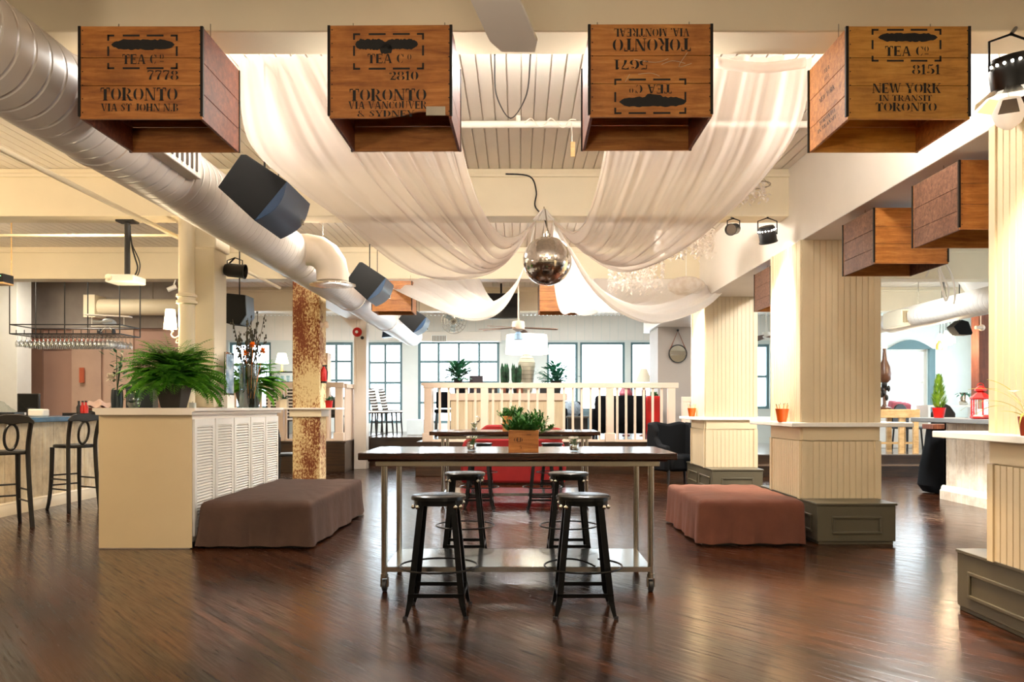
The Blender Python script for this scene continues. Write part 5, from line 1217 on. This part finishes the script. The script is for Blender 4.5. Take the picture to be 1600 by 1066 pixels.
leafy('teal green bushy plant on the service cabinet beside the drum lamp', (P(869, 0, 16.75).x, 16.75, CZ), 5, BLACK, TGREEN, 190, .44, .075, .16, .12, .26, .95)
t = thing('laptop', 'dark laptop lid on the service cabinet', 'laptop', (P(744, 0, 16.65).x, 16.65, CZ)); MB().box(-.14, .14, 0, .02, .01, .37).build('lid', M('dark_plum', '#2a2030', .4), t); MB().box(-.14, .14, -.2, 0, 0, .02).build('keyboard_base', BLACK, t)
for i, (px, lab) in enumerate(((790, 'broad dark snake plant nearer the laptop'), (807, 'broad dark snake plant in front of the banded lamp base'))):
    t = thing('snake_plant', lab, 'plant', (P(px, 0, 16.6).x, 16.6, CZ), group='snake plants on the service cabinet'); rnd = random.Random(i)
    MB().lathe([(.06, 0), (.075, .10), (.065, .10)], n=18).build('pot', BLACK, t); m = MB()
    for k in range(11):
        a = rnd.random()*6.28; x, y = .045*math.cos(a), .04*math.sin(a); leafquad(m, (x, y, .09), (x*1.6, y*1.6, 1), rnd.uniform(.40, .56), .09, Vector((0, 1, 0)), .0); leafquad(m, (x, y, .09), (x*1.2, y*1.2, 1), rnd.uniform(.36, .50), .085, Vector((1, 0, 0)), .0)
    m.build('leaves', DGREEN, t, smooth=False)
t = thing('table_lamp', 'big banded table lamp with a wide white drum shade', 'lamp', (P(823, 0, 17.1).x, 17.05, CZ)); prof = [(.09, 0), (.12, .08), (.175, .50), (.19, .64), (.14, .76), (.085, .81), (.085, .84)]
MB().lathe(prof, n=30).build('lamp_base', M('grey_beige_ceramic', '#b8b4a4', .5), t); m = MB()
for k in range(9):
    z = .03 + k*.045; m.lathe([(r_ + .002, z) for r_ in (0,)] if False else [(.5*(.0), z)] if False else [(np_ + .001, z - .004) for np_ in ()] or [(.001, z)], n=4, caps=False)
bmesh.ops.delete(m.bm, geom=m.bm.verts[:], context='VERTS')
def rad(z):
    for (r0, z0), (r1, z1) in zip(prof, prof[1:]):
        if z0 <= z <= z1: return r0 + (r1 - r0)*(z - z0)/(z1 - z0)
    return .07
for k in range(9): z = .06 + k*.085; m.lathe([(rad(z) + .002, z - .004), (rad(z) + .004, z), (rad(z) + .002, z + .004)], n=30, caps=False)
m.build('dark_bands', M('dark_band', '#5a564c', .5), t)
MB().lathe([(.46, .84), (.43, 1.25)], n=40, caps=False).lathe([(.02, .87), (.46, .85)], n=40, caps=False).build('lamp_shade', SHADEC, t); MB().cyl((0, 0, .83), (0, 0, .92), .015, n=8).build('stem', STEEL, t)
for i, (px, w_, hh, mt) in enumerate(((725, .17, .16, NAVY), (770, .2, .12, BLACK), (787, .09, .12, BRWOOD), (812, .13, .12, BRWOOD), (850, .17, .13, BLACK))):
    t = MB().box(-w_/2, w_/2, -.05, .05, 0, hh).build('menu_box', mt, None, (P(px, 0, 16.47).x, 16.46, CZ), bevel=.006)
    tag(t, ('navy box on the service cabinet below the leafy plant', 'black box on the service cabinet below the laptop', 'narrow brown box on the service cabinet under the snake plants', 'brown box on the service cabinet under the banded lamp', 'black box on the service cabinet under the teal bushy plant')[i], 'box', 'boxes on the service cabinet')

# striped high chairs
def striped(label, loc, rz):
    t = thing('striped_bar_chair', label, 'chair', loc, rz, 'striped high chairs by the grid window')
    m = MB(); m.prism([(-.15, 0), (.15, 0), (.165, .48), (.13, .52), (-.13, .52), (-.165, .48)], 'y', -.03, .04); m.build('backrest', STRIPE, t, (.0, .15, .57), (-.22, 0, 0), bevel=.02)
    MB().box(-.2, .2, -.22, .2, .50, .58).build('seat', STRIPE, t, bevel=.03)
    for sx in (-1, 1):
        for sy in (-1, 1): MB().tube([(sx*.17, sy*.17, .51), (sx*.19, sy*.2, 0)], lambda f: .024 - .008*f, 6).build('leg', BLKW, t)
    MB().box(-.18, .18, -.19, -.17, .28, .31).box(-.18, .18, .17, .19, .28, .31).build('stretcher', BLKW, t)
    return t
STRIPE, nt, b, o = nodes('striped_fabric'); tc = N(nt, 'ShaderNodeTexCoord'); wv = N(nt, 'ShaderNodeTexWave', wave_type='BANDS', bands_direction='Z', i_Scale=4.6); nt.links.new(tc.outputs['Object'], wv.inputs['Vector'])
nt.links.new(ramp(nt, wv.outputs['Fac'], [(.42, lin('#f0ece4')), (.50, lin('#3a3028'))]), b.inputs['Base Color']); b.inputs['Roughness'].default_value = .8
s1 = striped('striped high chair nearest the column with the fire bell', (P(580, 0, 17.9).x, 17.9, PZ), 2.15)
dup(s1, (P(597, 0, 18.5).x, 18.5, PZ), 2.1, 'middle one of the three striped high chairs')
dup(s1, (P(612, 0, 19.1).x, 19.1, PZ), 2.05, 'striped high chair farthest from the fire bell column')
tag(MB().box(-.19, .19, -.19, .19, 0, .36).build('white_cube_table', M('pale_grey_box', '#c8d0d0', .5), None, (P(650, 0, 18.6).x, 18.6, PZ), bevel=.01), 'pale box table standing on the platform by the end panel', 'table')
t = thing('high_back_stool', 'dark stool seen through the balustrade beside the service cabinet', 'stool', (P(691, 0, 17.2).x, 17.3, PZ)); MB().box(-.16, .16, .12, .17, .62, .98).build('backrest', NAVY, t, bevel=.02); MB().box(-.17, .17, -.17, .17, .52, .60).build('seat', NAVY, t, bevel=.02)
for sx in (-1, 1):
    for sy in (-1, 1): MB().tube([(sx*.13, sy*.13, .54), (sx*.15, sy*.16, 0)], .018, 6).build('leg', BLKW, t)

# sofas
def sofa(name, label, loc, rz, W, D, hb, hs, mat, group=None, arm=.14, cat='sofa', pillow=None):
    t = thing(name, label, cat, loc, rz, group)      # faces -Y
    MB().box(-W/2 + arm, W/2 - arm, -D/2, D/2 - .18, .12, hs).build('seat', mat, t, bevel=.04)
    MB().box(-W/2 + arm*.4, W/2 - arm*.4, D/2 - .2, D/2, .12, hb).build('backrest', mat, t, bevel=.06)
    for s in (-1, 1): MB().box(min(s*W/2, s*(W/2 - arm)), max(s*W/2, s*(W/2 - arm)), -D/2, D/2 - .05, .1, hs + .2).build('armrest', mat, t, bevel=.04)
    for sx in (-1, 1):
        for sy in (-1, 1): MB().cyl((sx*(W/2 - .08), sy*(D/2 - .08), 0), (sx*(W/2 - .08), sy*(D/2 - .08), .13), .025, n=8).build('foot', BLKW, t)
    return t
sofa('armchair', 'navy armchair behind the balustrade beside the service cabinet', (P(893, 0, 18.6).x, 18.6, PZ), .4, .85, .8, .78, .42, NAVY, cat='armchair')
tag(MB().ball((0, 0, 0), .22, .09, .2, 14, 8).build('cushion', M('speckled_cushion', '#9aa7b4', .8, var=.6, vs=30), None, (P(893, 0, 18.4).x, 18.33, PZ + .60)), 'speckled grey cushion on the navy armchair', 'cushion')
t = thing('side_table', 'dark side table seen through the balustrade before the navy armchair', 'table', (P(902, 0, 16.6).x, 16.6, PZ)); MB().box(-.22, .22, -.2, .2, .42, .46).build('table_top', M('grey_brown_top', '#5c564e', .3), t); MB().box(-.20, .20, -.17, .17, .0, .42).build('cabinet_body', BLKW, t)
sofa('sofa', 'black sofa behind the balustrade with its back to the tables', (P(972, 0, 16.2).x, 16.25, PZ), PI, 1.25, .8, .88, .42, NAVY)
sofa('armchair', 'teal grey armchair behind the balustrade left of the black sofa', (P(940, 0, 17.3).x, 17.4, PZ), .3, .72, .7, .62, .40, TEALS, cat='armchair')
CHK, nt, b, o = nodes('checked_fabric'); ck = N(nt, 'ShaderNodeTexChecker', i_Scale=32.0); ck.inputs['Color1'].default_value = lin('#e6e2da'); ck.inputs['Color2'].default_value = lin('#1a1a1c'); tc = N(nt, 'ShaderNodeTexCoord'); nt.links.new(tc.outputs['Object'], ck.inputs['Vector']); nt.links.new(ck.outputs[0], b.inputs['Base Color'])
tag(MB().box(-.2, .2, -.05, .05, -.16, .16).build('cushion', CHK, None, (P(943, 0, 17.4).x, 17.48, PZ + .62), (-.2, 0, .3), bevel=.04, sub=1), 'black and white patterned cushion on the teal armchair', 'cushion')
t = thing('table_lamp', 'small lamp with a cream cone shade beyond the black sofa', 'lamp', (P(1006, 0, 17.8).x, 17.8, PZ)); MB().lathe([(.12, 0), (.1, .02), (.03, .05), (.05, 1.0), (.02, 1.16)], n=18).build('lamp_base', BRWOOD, t); MB().lathe([(.19, 1.20), (.07, 1.50)], n=24, caps=False).build('lamp_shade', SHADEC, t); MB().cyl((0, 0, 1.14), (0, 0, 1.24), .01).build('stem', STEEL, t)
t = thing('potted_plant', 'red potted plant at the end of the black sofa', 'plant', (P(1020, 0, 15.5).x, 15.5, PZ)); MB().box(-.12, .12, -.12, .12, 0, .86).build('pot', RED_, t, bevel=.01); m = MB(); rnd = random.Random(5)
for k in range(30): a = rnd.random()*6.28; leafquad(m, (rnd.gauss(0, .04), rnd.gauss(0, .04), .85), (math.cos(a), math.sin(a), rnd.uniform(.6, 2)), .12, .03, Vector((0, 0, 1)))
m.build('foliage', BUSH, t, smooth=False)
t = thing('person_figurine', 'red and white patterned vase seen through the balustrade', 'vase', (P(978, 0, 17.9).x, 17.9, PZ)); t.name = 'patterned_vase'
MB().lathe([(.08, 0), (.1, .02), (.02, .06), (.02, .75), (.13, .85), (.16, .95), (.08, 1.1), (.1, 1.15)], n=20).build('vase_body', M('red_white_pattern', '#c86070', .5, var=.7, vs=20), t)

# wingback armchair on the main floor
t = thing('wingback_armchair', 'black wingback armchair between the balustrade and the farther pillar', 'armchair', (2.62, 13.35, 0), .35)
MB().box(-.30, .30, -.38, .22, .20, .46).build('seat', NAVY, t, bevel=.05)
m = MB(); m.prism([(-.36, .2), (.36, .2), (.38, .8), (.34, .98), (.22, 1.0), (0, .96), (-.22, 1.0), (-.34, .98), (-.38, .8)], 'y', .18, .32); m.build('backrest', NAVY, t, bevel=.04)
for s in (-1, 1):
    MB().prism([(-.36, .2), (.24, .2), (.26, .99), (.06, .98), (-.02, .86), (.0, .74), (-.12, .64), (-.36, .62)], 'x', min(s*.30, s*.40), max(s*.30, s*.40)).build('wing', NAVY, t, bevel=.035)
    for sy in (-.33, .26): MB().tube([(s*.33, sy, .22), (s*.35, sy*1.08, 0)], lambda f: .03 - .012*f, 8).build('leg', BLKW, t)

# red sofa on the main floor
t = thing('sofa', 'rounded red sofa behind the second bar table', 'sofa', (-.08, 13.2, 0), 0)
m = MB(); pts = []
MB().prism([(-.84, .02), (.84, .02), (.86, .5), (.80, .70), (.72, .76), (-.72, .76), (-.80, .70), (-.86, .5)], 'y', -.36, -.02).build('front_cushion', REDF, t, bevel=.06)
MB().prism([(-.56, .1), (.56, .1), (.58, .85), (.45, .95), (.05, .95), (.0, .92), (-.05, .95), (-.45, .95), (-.58, .85)], 'y', 0, .28).build('backrest', REDF, t, bevel=.05)
MB().ball((0, 0, 0), .18, .09, .12, 12, 8).build('cushion_roll', REDF, t, (.66, -.30, .80))

# left platform pieces
t = thing('menu_cabinet', 'plain pale board cabinet behind the balustrade beside the peeling column', 'cabinet', (P(503, 0, 15.5).x, 15.55, PZ)); MB().box(-.12, .12, -.1, .2, 0, 1.70).build('board_box', M('pale_board', '#dcbc96', .5, var=.1), t, bevel=.004); MB().box(-.05, -.04, -.104, -.1, .05, 1.68).build('board_seam', M('seam_brown', '#7a5a3a', .6), t)
t = thing('fire_extinguisher', 'red fire extinguisher on the side of the peeling column', 'extinguisher', (-2.945, 12.1, 0)); MB().lathe([(.045, 1.62), (.048, 1.63), (.048, 1.80), (.02, 1.84), (.015, 1.86)], n=18).build('cylinder_body', RED_, t); MB().box(-.02, .05, -.01, .01, 1.86, 1.885).build('lever', BLACK, t); MB().lathe([(.049, 1.61), (.049, 1.64)], n=18).build('base_band', BLACK, t); MB().tube([(.03, 0, 1.86), (.055, 0, 1.78), (.05, 0, 1.66)], .008, 6).build('hose', BLACK, t); MB().box(-.035, -.0, -.02, .02, 1.70, 1.74).build('bracket', STEEL, t)
t = thing('fire_bell', 'red fire bell on the pale column', 'bell', (P(558, 519, 16.0).x, 16.015, P(558, 519, 16.0).z)); MB().lathe([(.095, 0), (.09, .03), (.06, .055), (.001, .06)], n=28).build('gong', RED_, t, (0, 0, 0), (PI/2, 0, 0)); MB().lathe([(.03, .06), (.028, .075), (.001, .076)], n=16).build('centre_boss', WHITE, t, (0, 0, 0), (PI/2, 0, 0)); MB().cyl((-.02, 0, .09), (-.02, 0, .62), .012, n=8).cyl((.05, 0, .09), (.05, 0, .62), .010, n=8).cyl((-.01, 0, -.09), (-.01, 0, -1.2), .010, n=8).build('conduit', WARMW, t)
tag(MB().ball((0, 0, 0), .035, .03, .035, 10, 6).cyl((0, 0, 0), (0, .05, 0), .02, n=8).build('call_point', BLACK, None, P(566, 528, 15.98)), 'small black knob on the pale column under the fire bell', 'knob')
t = thing('track_light', 'two headed white lamp on the side of the peeling column', 'lamp', P(500, 508, 12.05)); MB().ball((.02, 0, 0), .04).ball((.09, 0, .02), .04).ball((.11, -.04, -.02), .035).cyl((-.12, .05, 0), (.02, 0, 0), .012, n=8).build('lamp_heads', RAILP, t)
def shelfpot(name, label, px, d, z, mat, leaf, r=.055, h=.11, sq=False):
    t = thing(name, label, 'plant', (P(px, 0, d).x, d, z)); rnd = random.Random(px)
    (MB().box(-r, r, -r, r, 0, h) if sq else MB().lathe([(r*.8, 0), (r, h), (r*.9, h), (r*.7, .01)], n=20, caps=False).lathe([(0, h*.8), (r*.9, h*.8)], n=20, caps=False)).build('pot', mat, t)
    m = MB()
    for k in range(44): a = rnd.random()*6.28; e = rnd.uniform(.1, 1.3); b = (rnd.gauss(0, r*.3), rnd.gauss(0, r*.3), h*.85); leafquad(m, b, (math.cos(a)*math.cos(e), math.sin(a)*math.cos(e), math.sin(e)), rnd.uniform(.06, .13), .02, Vector((0, 0, 1)), .5)
    m.build('foliage', leaf, t, smooth=False); return t
shelfpot('potted_plant', 'little plant in a red pot on the peeling column shelf', 514, 12.0, 1.237, RED_, DGREEN, .058, .11)
shelfpot('potted_plant', 'little plant in a square cream pot on the peeling column shelf', 444, 12.0, 1.237, CREAM, DGREEN, .052, .13, True)
def dark_chair(label, loc, rz):
    t = thing('dark_chair', label, 'chair', loc, rz, 'dark chairs behind the peeling column'); MB().box(-.21, .21, -.2, .2, .43, .48).build('seat', BLKW, t, bevel=.02)
    MB().prism([(-.2, .48), (.2, .48), (.21, .74), (.12, .88), (.05, .92), (-.05, .92), (-.12, .88), (-.21, .74)], 'y', .17, .21).build('backrest', BLKW, t, bevel=.012)
    for sx in (-1, 1):
        for sy in (-1, 1): MB().tube([(sx*.17, sy*.17, .44), (sx*.19, sy*.2, 0)], .018, 6).build('leg', BLKW, t)
    return t
k0 = dark_chair('dark chair on the platform seen between slats beside the red pot', (P(517, 0, 16.4).x, 16.45, PZ), 2.9)
dup(k0, (P(448, 0, 13.4).x, 13.4, 0), 2.2, 'dark chair on the main floor between the white cabinet and peeling column')
t = thing('striped_cushion_chair', 'chair with dark horizontal stripes behind the slatted railing', 'chair', (P(438, 0, 16.2).x, 16.2, PZ))
MB().box(-.3, .3, 0, .08, .4, 1.08).build('backrest', STRIPE, t, bevel=.02); MB().box(-.3, .3, -.4, 0, .36, .46).build('seat', STRIPE, t, bevel=.02)
for sx in (-1, 1):
    for sy in (-.35, .03): MB().cyl((sx*.26, sy, 0), (sx*.26, sy, .38), .02, n=8).build('leg', BLKW, t)
t = thing('shelf_rack', 'black wire shelf rack with glassware before the far left window', 'shelf', (P(441, 0, 19.6).x, 19.6, PZ))
for x in (-.38, .38):
    for y in (0, .35): MB().cyl((x, y, 0), (x, y, 1.5), .012, n=6).build('upright', BLACK, t)
for z in (.5, .95, 1.25, 1.5): MB().box(-.4, .4, -.01, .36, z, z + .02).build('shelf_board', BLACK, t)
for i, x in enumerate((-.28, -.16, -.04, .10, .24)):
    g = MB().lathe([(.03, 0), (.045, .14), (.043, .15)], n=12, caps=False).build('tumbler', GLB, None, (t.location.x + x, 19.75, PZ + 1.27)); tag(g, 'clear tumbler on the black wire shelf rack', 'glass', 'tumblers on the wire shelf rack')
t = thing('table_lamp', 'lit lamp with a white shade on top of the wire shelf rack', 'lamp', (t.location.x - .05, 19.75, PZ + 1.52)); MB().lathe([(.08, 0), (.02, .03), (.02, .22)], n=14).build('lamp_base', LTWOOD, t); MB().lathe([(.16, .2), (.10, .45)], n=20, caps=False).build('lamp_shade', SHADEE, t)

# ================================================================== right side room
t = thing('bar_counter', 'whitewashed plank bar with a grey top beside the edge pillar', 'bar', (5.78, 0, 0))
MB().grooved((0, 7.2, .15), (0, 1, 0), (0, 0, 1), (-1, 0, 0), 3.65, .90, .21, .008, .006, .04).build('plank_front', PINE, t)
MB().grooved((0, 10.85, .15), (1, 0, 0), (0, 0, 1), (0, 1, 0), 2.0, .90, .21, .008, .006, .04).build('plank_end', PINE, t); MB().box(.03, 1.9, 7.2, 10.82, 0, 1.05).build('bar_body', PINE, t)
MB().prism([(0, 0), (-.05, 0), (-.05, .12), (-.035, .135), (-.03, .17), (-.012, .19), (0, .19)], 'y', 7.2, 10.88).build('base_molding', PINE, t)
MB().box(-.34, 2.0, 7.1, 11.1, 1.045, 1.105).build('bar_top', GREYTOP, t, bevel=.008)
BT = 1.105
t = thing('lantern', 'red metal candle lantern on the grey bar top', 'lantern', (P(1532, 0, 9.6).x, 9.6, BT)); R_ = .095
def hexr(r, z): return [(r*math.cos(PI/3*k + .26), r*math.sin(PI/3*k + .26), z) for k in range(6)]
def hexs(m, lv):
    rs = [[m.bm.verts.new(v) for v in hexr(r, z)] for r, z in lv]
    for a, b in zip(rs, rs[1:]): m.bridge(a, b)
    m.bm.faces.new(rs[0][::-1]); m.bm.faces.new(rs[-1])
m = MB(); hexs(m, [(.10, 0), (.115, .015), (.115, .03), (.10, .05)]); m.build('base', RED_, t, smooth=False)
m = MB()
for v in hexr(.098, 0): m.cyl((v[0], v[1], .05), (v[0], v[1], .24), .008, n=6)
m.build('corner_posts', RED_, t)
m = MB(); hexs(m, [(.105, .235), (.118, .245), (.118, .255), (.05, .315), (.035, .32)]); m.build('roof', RED_, t, smooth=False)
m = MB(); hexs(m, [(.035, .32), (.068, .34), (.068, .36), (.03, .39), (.012, .40)]); m.build('chimney_cap', RED_, t, smooth=False)
m = MB(); hv0, hv1 = hexr(.094, .05), hexr(.094, .235)
for k in range(6): m.face([hv0[k], hv0[(k+1) % 6], hv1[(k+1) % 6], hv1[k]])
m.build('glass_panes', GL, t, smooth=False); MB().lathe([(.03, .05), (.03, .12)], n=16).build('candle', WHITE, t); MB().tube(ring_pts(.04, 0, 0, 180, 14), .004, 6).build('handle_ring', RED_, t, (0, 0, .39), (PI/2, 0, 0))
t = thing('potted_cypress', 'small cypress in a red pot on the grey bar top', 'plant', (P(1467, 0, 10.6).x, 10.6, BT)); rnd = random.Random(6)
MB().lathe([(.06, 0), (.083, .125), (.086, .135), (.08, .135), (.058, .008)], n=24, caps=False).lathe([(0, .11), (.08, .11)], n=24, caps=False).build('pot', RED_, t); m = MB()
for k in range(620):
    z = rnd.random()**1.2; r = .115*(1 - z)**.75*min(1, .55 + z*4); a = rnd.random()*6.28; rr = r*rnd.uniform(.55, 1); leafquad(m, (rr*math.cos(a)*.8, rr*math.sin(a)*.8, .13 + z*.40), (math.cos(a)*.55, math.sin(a)*.55, 1), .075, .012, Vector((0, 0, 1)), .0)
m.build('foliage', LGREEN, t, smooth=False); MB().cyl((0, 0, .1), (0, 0, .3), .01, n=6).build('trunk', BRWOOD, t)
t = thing('metal_pitcher', 'silver pitcher with dark leaves on the far white sideboard', 'pitcher', (P(1506, 0, 16.75).x, 16.75, 1.29))
MB().lathe([(.08, 0), (.10, .05), (.095, .14), (.075, .2), (.09, .26)], n=22, caps=False).build('pitcher_body', STEEL, t); m = MB(); rnd = random.Random(1)
for k in range(26): a = rnd.random()*6.28; leafquad(m, (0, 0, .22), (math.cos(a), math.sin(a), rnd.uniform(.1, .6)), .2, .06, Vector((0, 0, 1)), .6)
m.build('foliage', TGREEN, t, smooth=False); MB().tube([(.09, 0, .2), (.14, 0, .16), (.1, 0, .06)], .01, 6).build('handle', STEEL, t)
t = thing('sideboard', 'white open sideboard along the far wall beyond the bar', 'sideboard', (9.55, 16.8, .385)); MB().box(-1.1, 1.2, -.3, .2, .86, .905).build('board_top', WHITE, t); MB().box(-1.1, 1.2, -.28, .2, .60, .63).build('shelf', WHITE, t)
for x in (-1.1, 0, 1.15): MB().box(x, x + .05, -.3, .2, 0, .86).build('upright', WHITE, t)
tag(MB().box(7.89, 8.15, 13.7, 13.95, 0, CEIL).build('timber_post', BRWOOD, bevel=.01), 'rough brown timber post behind the red lantern', 'post')
t = thing('oak_table', 'pale oak bench table on the platform beyond the wide pillar', 'table', (P(1400, 0, 14.9).x, 14.95, .385)); X0, X1 = -.42, .45
MB().box(X0, X1, -.05, .55, .66, .82).build('table_top', LTWOOD, t, bevel=.008)
for x in (X0 + .05, .12, X1 - .06):
    for y in (0, .5): MB().box(x - .045, x + .045, y - .03, y + .03, 0, .66).build('leg', LTWOOD, t)
MB().box(X0, X1, .2, .24, .16, .2).build('stretcher', LTWOOD, t)
t = thing('bronze_lamp', 'tall long necked bronze gourd lamp beyond the wide pillar', 'lamp', (P(1384, 0, 15.1).x, 15.15, 1.205))
MB().lathe([(.12, .0), (.13, .03), (.05, .06), (.03, .10), (.04, .40), (.03, .48), (.11, .56), (.125, .68), (.10, .80), (.045, .93), (.03, 1.10), (.035, 1.16)], n=24).build('gourd_body', M('bronze_wood', '#6a4630', .35, var=.4, vs=6), t); MB().ball((0, 0, 1.19), .05).build('glowing_tip', SHADEE, t)
rnd = random.Random(3); m = MB()
for k in range(9): m.ball((rnd.uniform(-.06, .08), rnd.uniform(-.08, 0), rnd.uniform(.2, .5)), .035, .03, .06, 8, 5)
m.build('black_figures', BLKW, t)
tag(MB().box(-.22, .22, -.12, .12, -.14, .14).build('cushion', M('dusty_pink_fabric', '#b05a66', .8), None, (P(1412, 0, 16.8).x, 17.0, .385 + .84), (.2, .1, 0), bevel=.05, sub=1), 'dusty pink cushion in front of the arched window', 'cushion')
t = thing('bench', 'white window bench carrying the pink cushion', 'bench', (P(1412, 0, 16.8).x, 17.05, .385)); MB().box(-.6, .26, -.25, .3, 0, .70).build('seat', WHITE, t, bevel=.01); MB().box(-.62, .28, -.27, .32, .70, .715).build('seat_top', WHITE, t)
k1 = dup(k0, (P(1412, 0, 15.9).x, 15.75, .385), .3, 'dark chair seen through the legs of the pale oak table')
dup(k0, (P(1472, 0, 15.3).x - .15, 14.95, .385), -.4, 'dark chair on the platform behind the black covered stand')
t = thing('side_stand', 'small stand under a hanging black cloth beside the plank bar', 'stand', (P(1470, 0, 11.5).x, 11.6, 0)); MB().box(-.14, .12, -.16, .16, .93, 1.0).build('wooden_top', BRWOOD, t, bevel=.006)
m = MB(); pr = None
for z, e in ((.94, .0), (.7, .03), (.4, .10), (.12, .13), (.02, .05)):
    r = [m.bm.verts.new(((.13 + e + .02*math.sin(i*1.1))*math.cos(2*PI*i/20)*1.0, (.15 + e*.7)*math.sin(2*PI*i/20), z)) for i in range(20)]
    if pr: m.bridge(pr, r)
    pr = r
m.build('black_cloth', NAVY, t); MB().cyl((0, 0, 0), (0, 0, .93), .04, n=10).build('pedestal', BLKW, t)
t = thing('pendant_cluster', 'cluster of small glowing pendant lamps over the far tables', 'lamp', P(1473, 530, 14.2)); rnd = random.Random(9)
for k in range(7):
    p = Vector((rnd.uniform(-.13, .13), rnd.uniform(-.12, .12), rnd.uniform(-.16, .12))); s_ = MB().lathe([(.02, .10), (.055, .02), (.06, -.06)], p, 14, caps=False).build('pendant_shade', SHADEE if k not in (2, 5) else M('amber_shade_%d' % k, '#c07830', .4), t); MB().ball((p.x, p.y, p.z - .02), .028, n=10, m=6).build('bulb', BULB, s_); MB().cyl((p.x, p.y, p.z + .1), (0, 0, CEIL - t.location.z), .004, n=5).build('cord', BLACK, s_)
light('POINT', P(1473, 540, 14.0), 40, WARM, .1)
t = thing('wall_spot', 'small cream spotlight on the brown timber post', 'lamp', P(1535, 512, 13.6)); MB().cyl((-.13, -.02, 0), (-.02, 0, .0), .03, n=14).ball((.0, .02, 0), .055).build('lamp_head', RAILP, t); MB().cyl((0, .05, .05), (0, .05, .3), .01, n=8).build('conduit', RAILP, t)
drape('ceiling_drape', 'white drape swag in the far bay beyond the hanging crates', [[(1462, 398, 12.6), (1490, 430, 12.4), (1520, 470, 12.3), (1560, 486, 12.2), (1640, 470, 12.2)], [(1475, 396, 13.0), (1510, 425, 12.8), (1545, 445, 12.7), (1590, 452, 12.6), (1650, 440, 12.6)], [(1490, 394, 13.4), (1530, 410, 13.3), (1570, 418, 13.2), (1610, 420, 13.1), (1660, 410, 13.1)]], SHEERR, 30, 24, 3, .03, 23)
tag(MB().tube(spline([Vector((6.12, 12.05, 3.17)), P(1463, 402, 11.7), P(1470, 425, 11.7), P(1482, 452, 11.7), P(1478, 470, 11.7), P(1472, 448, 11.7), P(1466, 420, 11.7)], 30), .016, 6).tube(spline([P(1470, 400, 11.75), P(1486, 428, 11.75), P(1492, 455, 11.75), P(1490, 475, 11.75)], 20), .014, 6).build('cable_bundle', WARMW), 'bundle of pale cables looping down behind the hanging crates', 'cable')
t = thing('ceiling_fan', 'dark bladed ceiling fan glimpsed between the two pillars', 'fan', (P(1197, 525, 17.5).x, 17.5, P(0, 525, 17.5).z)); MB().lathe([(.08, .08), (.09, 0), (.05, -.05)], n=18).build('motor_hub', WHITE, t); MB().cyl((0, 0, .05), (0, 0, CEIL - t.location.z), .015, n=8).build('down_rod', WHITE, t)
for a in (20, 110, 200, 290): MB().box(.1, .55, -.07, .07, -.005, .005).build('blade', WOODB, t, (0, 0, 0), (.35, .15, math.radians(a)))

# white petal chandeliers behind the drapes
def petals(label, c, R, Hh, n, seed, bulb=0):
    rnd = random.Random(seed); t = thing('petal_chandelier', label, 'chandelier', c, 0, 'white petal chandeliers behind the drapes')
    MB().tube(ring_pts(R, 0, n=32), .006, 6, closed=True).build('hoop', STEEL, t); m = MB()
    for k in range(n):
        a = rnd.random()*6.28; r = R*rnd.uniform(.4, 1.0); x, y = r*math.cos(a), r*math.sin(a); L = Hh*rnd.uniform(.5, 1)
        for j in range(int(L/.035)):
            b = rnd.random()*6.28; leafquad(m, (x, y, -j*.035), (math.cos(b), math.sin(b), rnd.uniform(-1.2, .1)), .045, .028, Vector((0, 0, 1)), .3)
    s_ = m.build('petal_strands', PETAL, t, smooth=False); s_['kind'] = 'stuff'
    for k in range(3): a = k*2.09; MB().tube([(R*math.cos(a), R*math.sin(a), 0), (0, 0, .15)], .003, 4).build('suspension_wire', STEEL, t)
    MB().cyl((0, 0, .15), (0, 0, CEIL - c[2]), .003, n=4).build('drop_wire', STEEL, t)
    return t
petals('white petal chandelier hanging nearest the slim black spotlight', P(1070, 362, 9.2), .34, .36, 110, 1)
petals('white petal chandelier hanging low between the drapes by the mirror ball', P(993, 408, 10.4), .36, .46, 110, 2)
petals('small white petal cluster on the corner of the second beam', (P(1185, 285, 7.6).x, 7.7, P(0, 285, 7.6).z), .14, .22, 26, 3)
t = thing('pendant_lamp', 'round white paper pendant glowing behind the rear drape', 'lamp', P(1072, 447, 11.2)); MB().ball((0, 0, 0), .26, .26, .13, 24, 12).build('paper_shade', PETAL, t); MB().cyl((0, 0, .12), (0, 0, CEIL - t.location.z), .005, n=6).build('cord', WHITE, t)

# ceiling wires and small marks
tag(MB().tube(spline([P(773, 85, 4.4), P(776, 150, 5.4), P(798, 185, 6.4), P(822, 150, 5.4), P(829, 85, 4.4)], 30), .005, 5).build('loose_wire', BLACK), 'black wire looping across the board ceiling near the fan blade', 'wire')
tag(MB().tube(spline([(P(820 + 10*k, 0, 6.56).x, 6.56 + .02*math.sin(k*2), 3.58 + .045*math.sin(k*1.9)) for k in range(9)], 50), .006, 5).cyl((P(893, 0, 6.55).x, 6.55, 3.58), (P(894, 0, 6.55).x, 6.55, 3.42), .004, n=5).build('twisted_cable', WARMW), 'pale cable twisted around the white ceiling pipe', 'cable')
t = thing('hang_tag', 'small tag dangling from the twisted pale cable', 'tag', (P(895, 0, 6.55).x, 6.55, 3.36)); MB().box(-.018, .018, -.004, .004, -.06, .06).build('tag_body', LTWOOD, t)
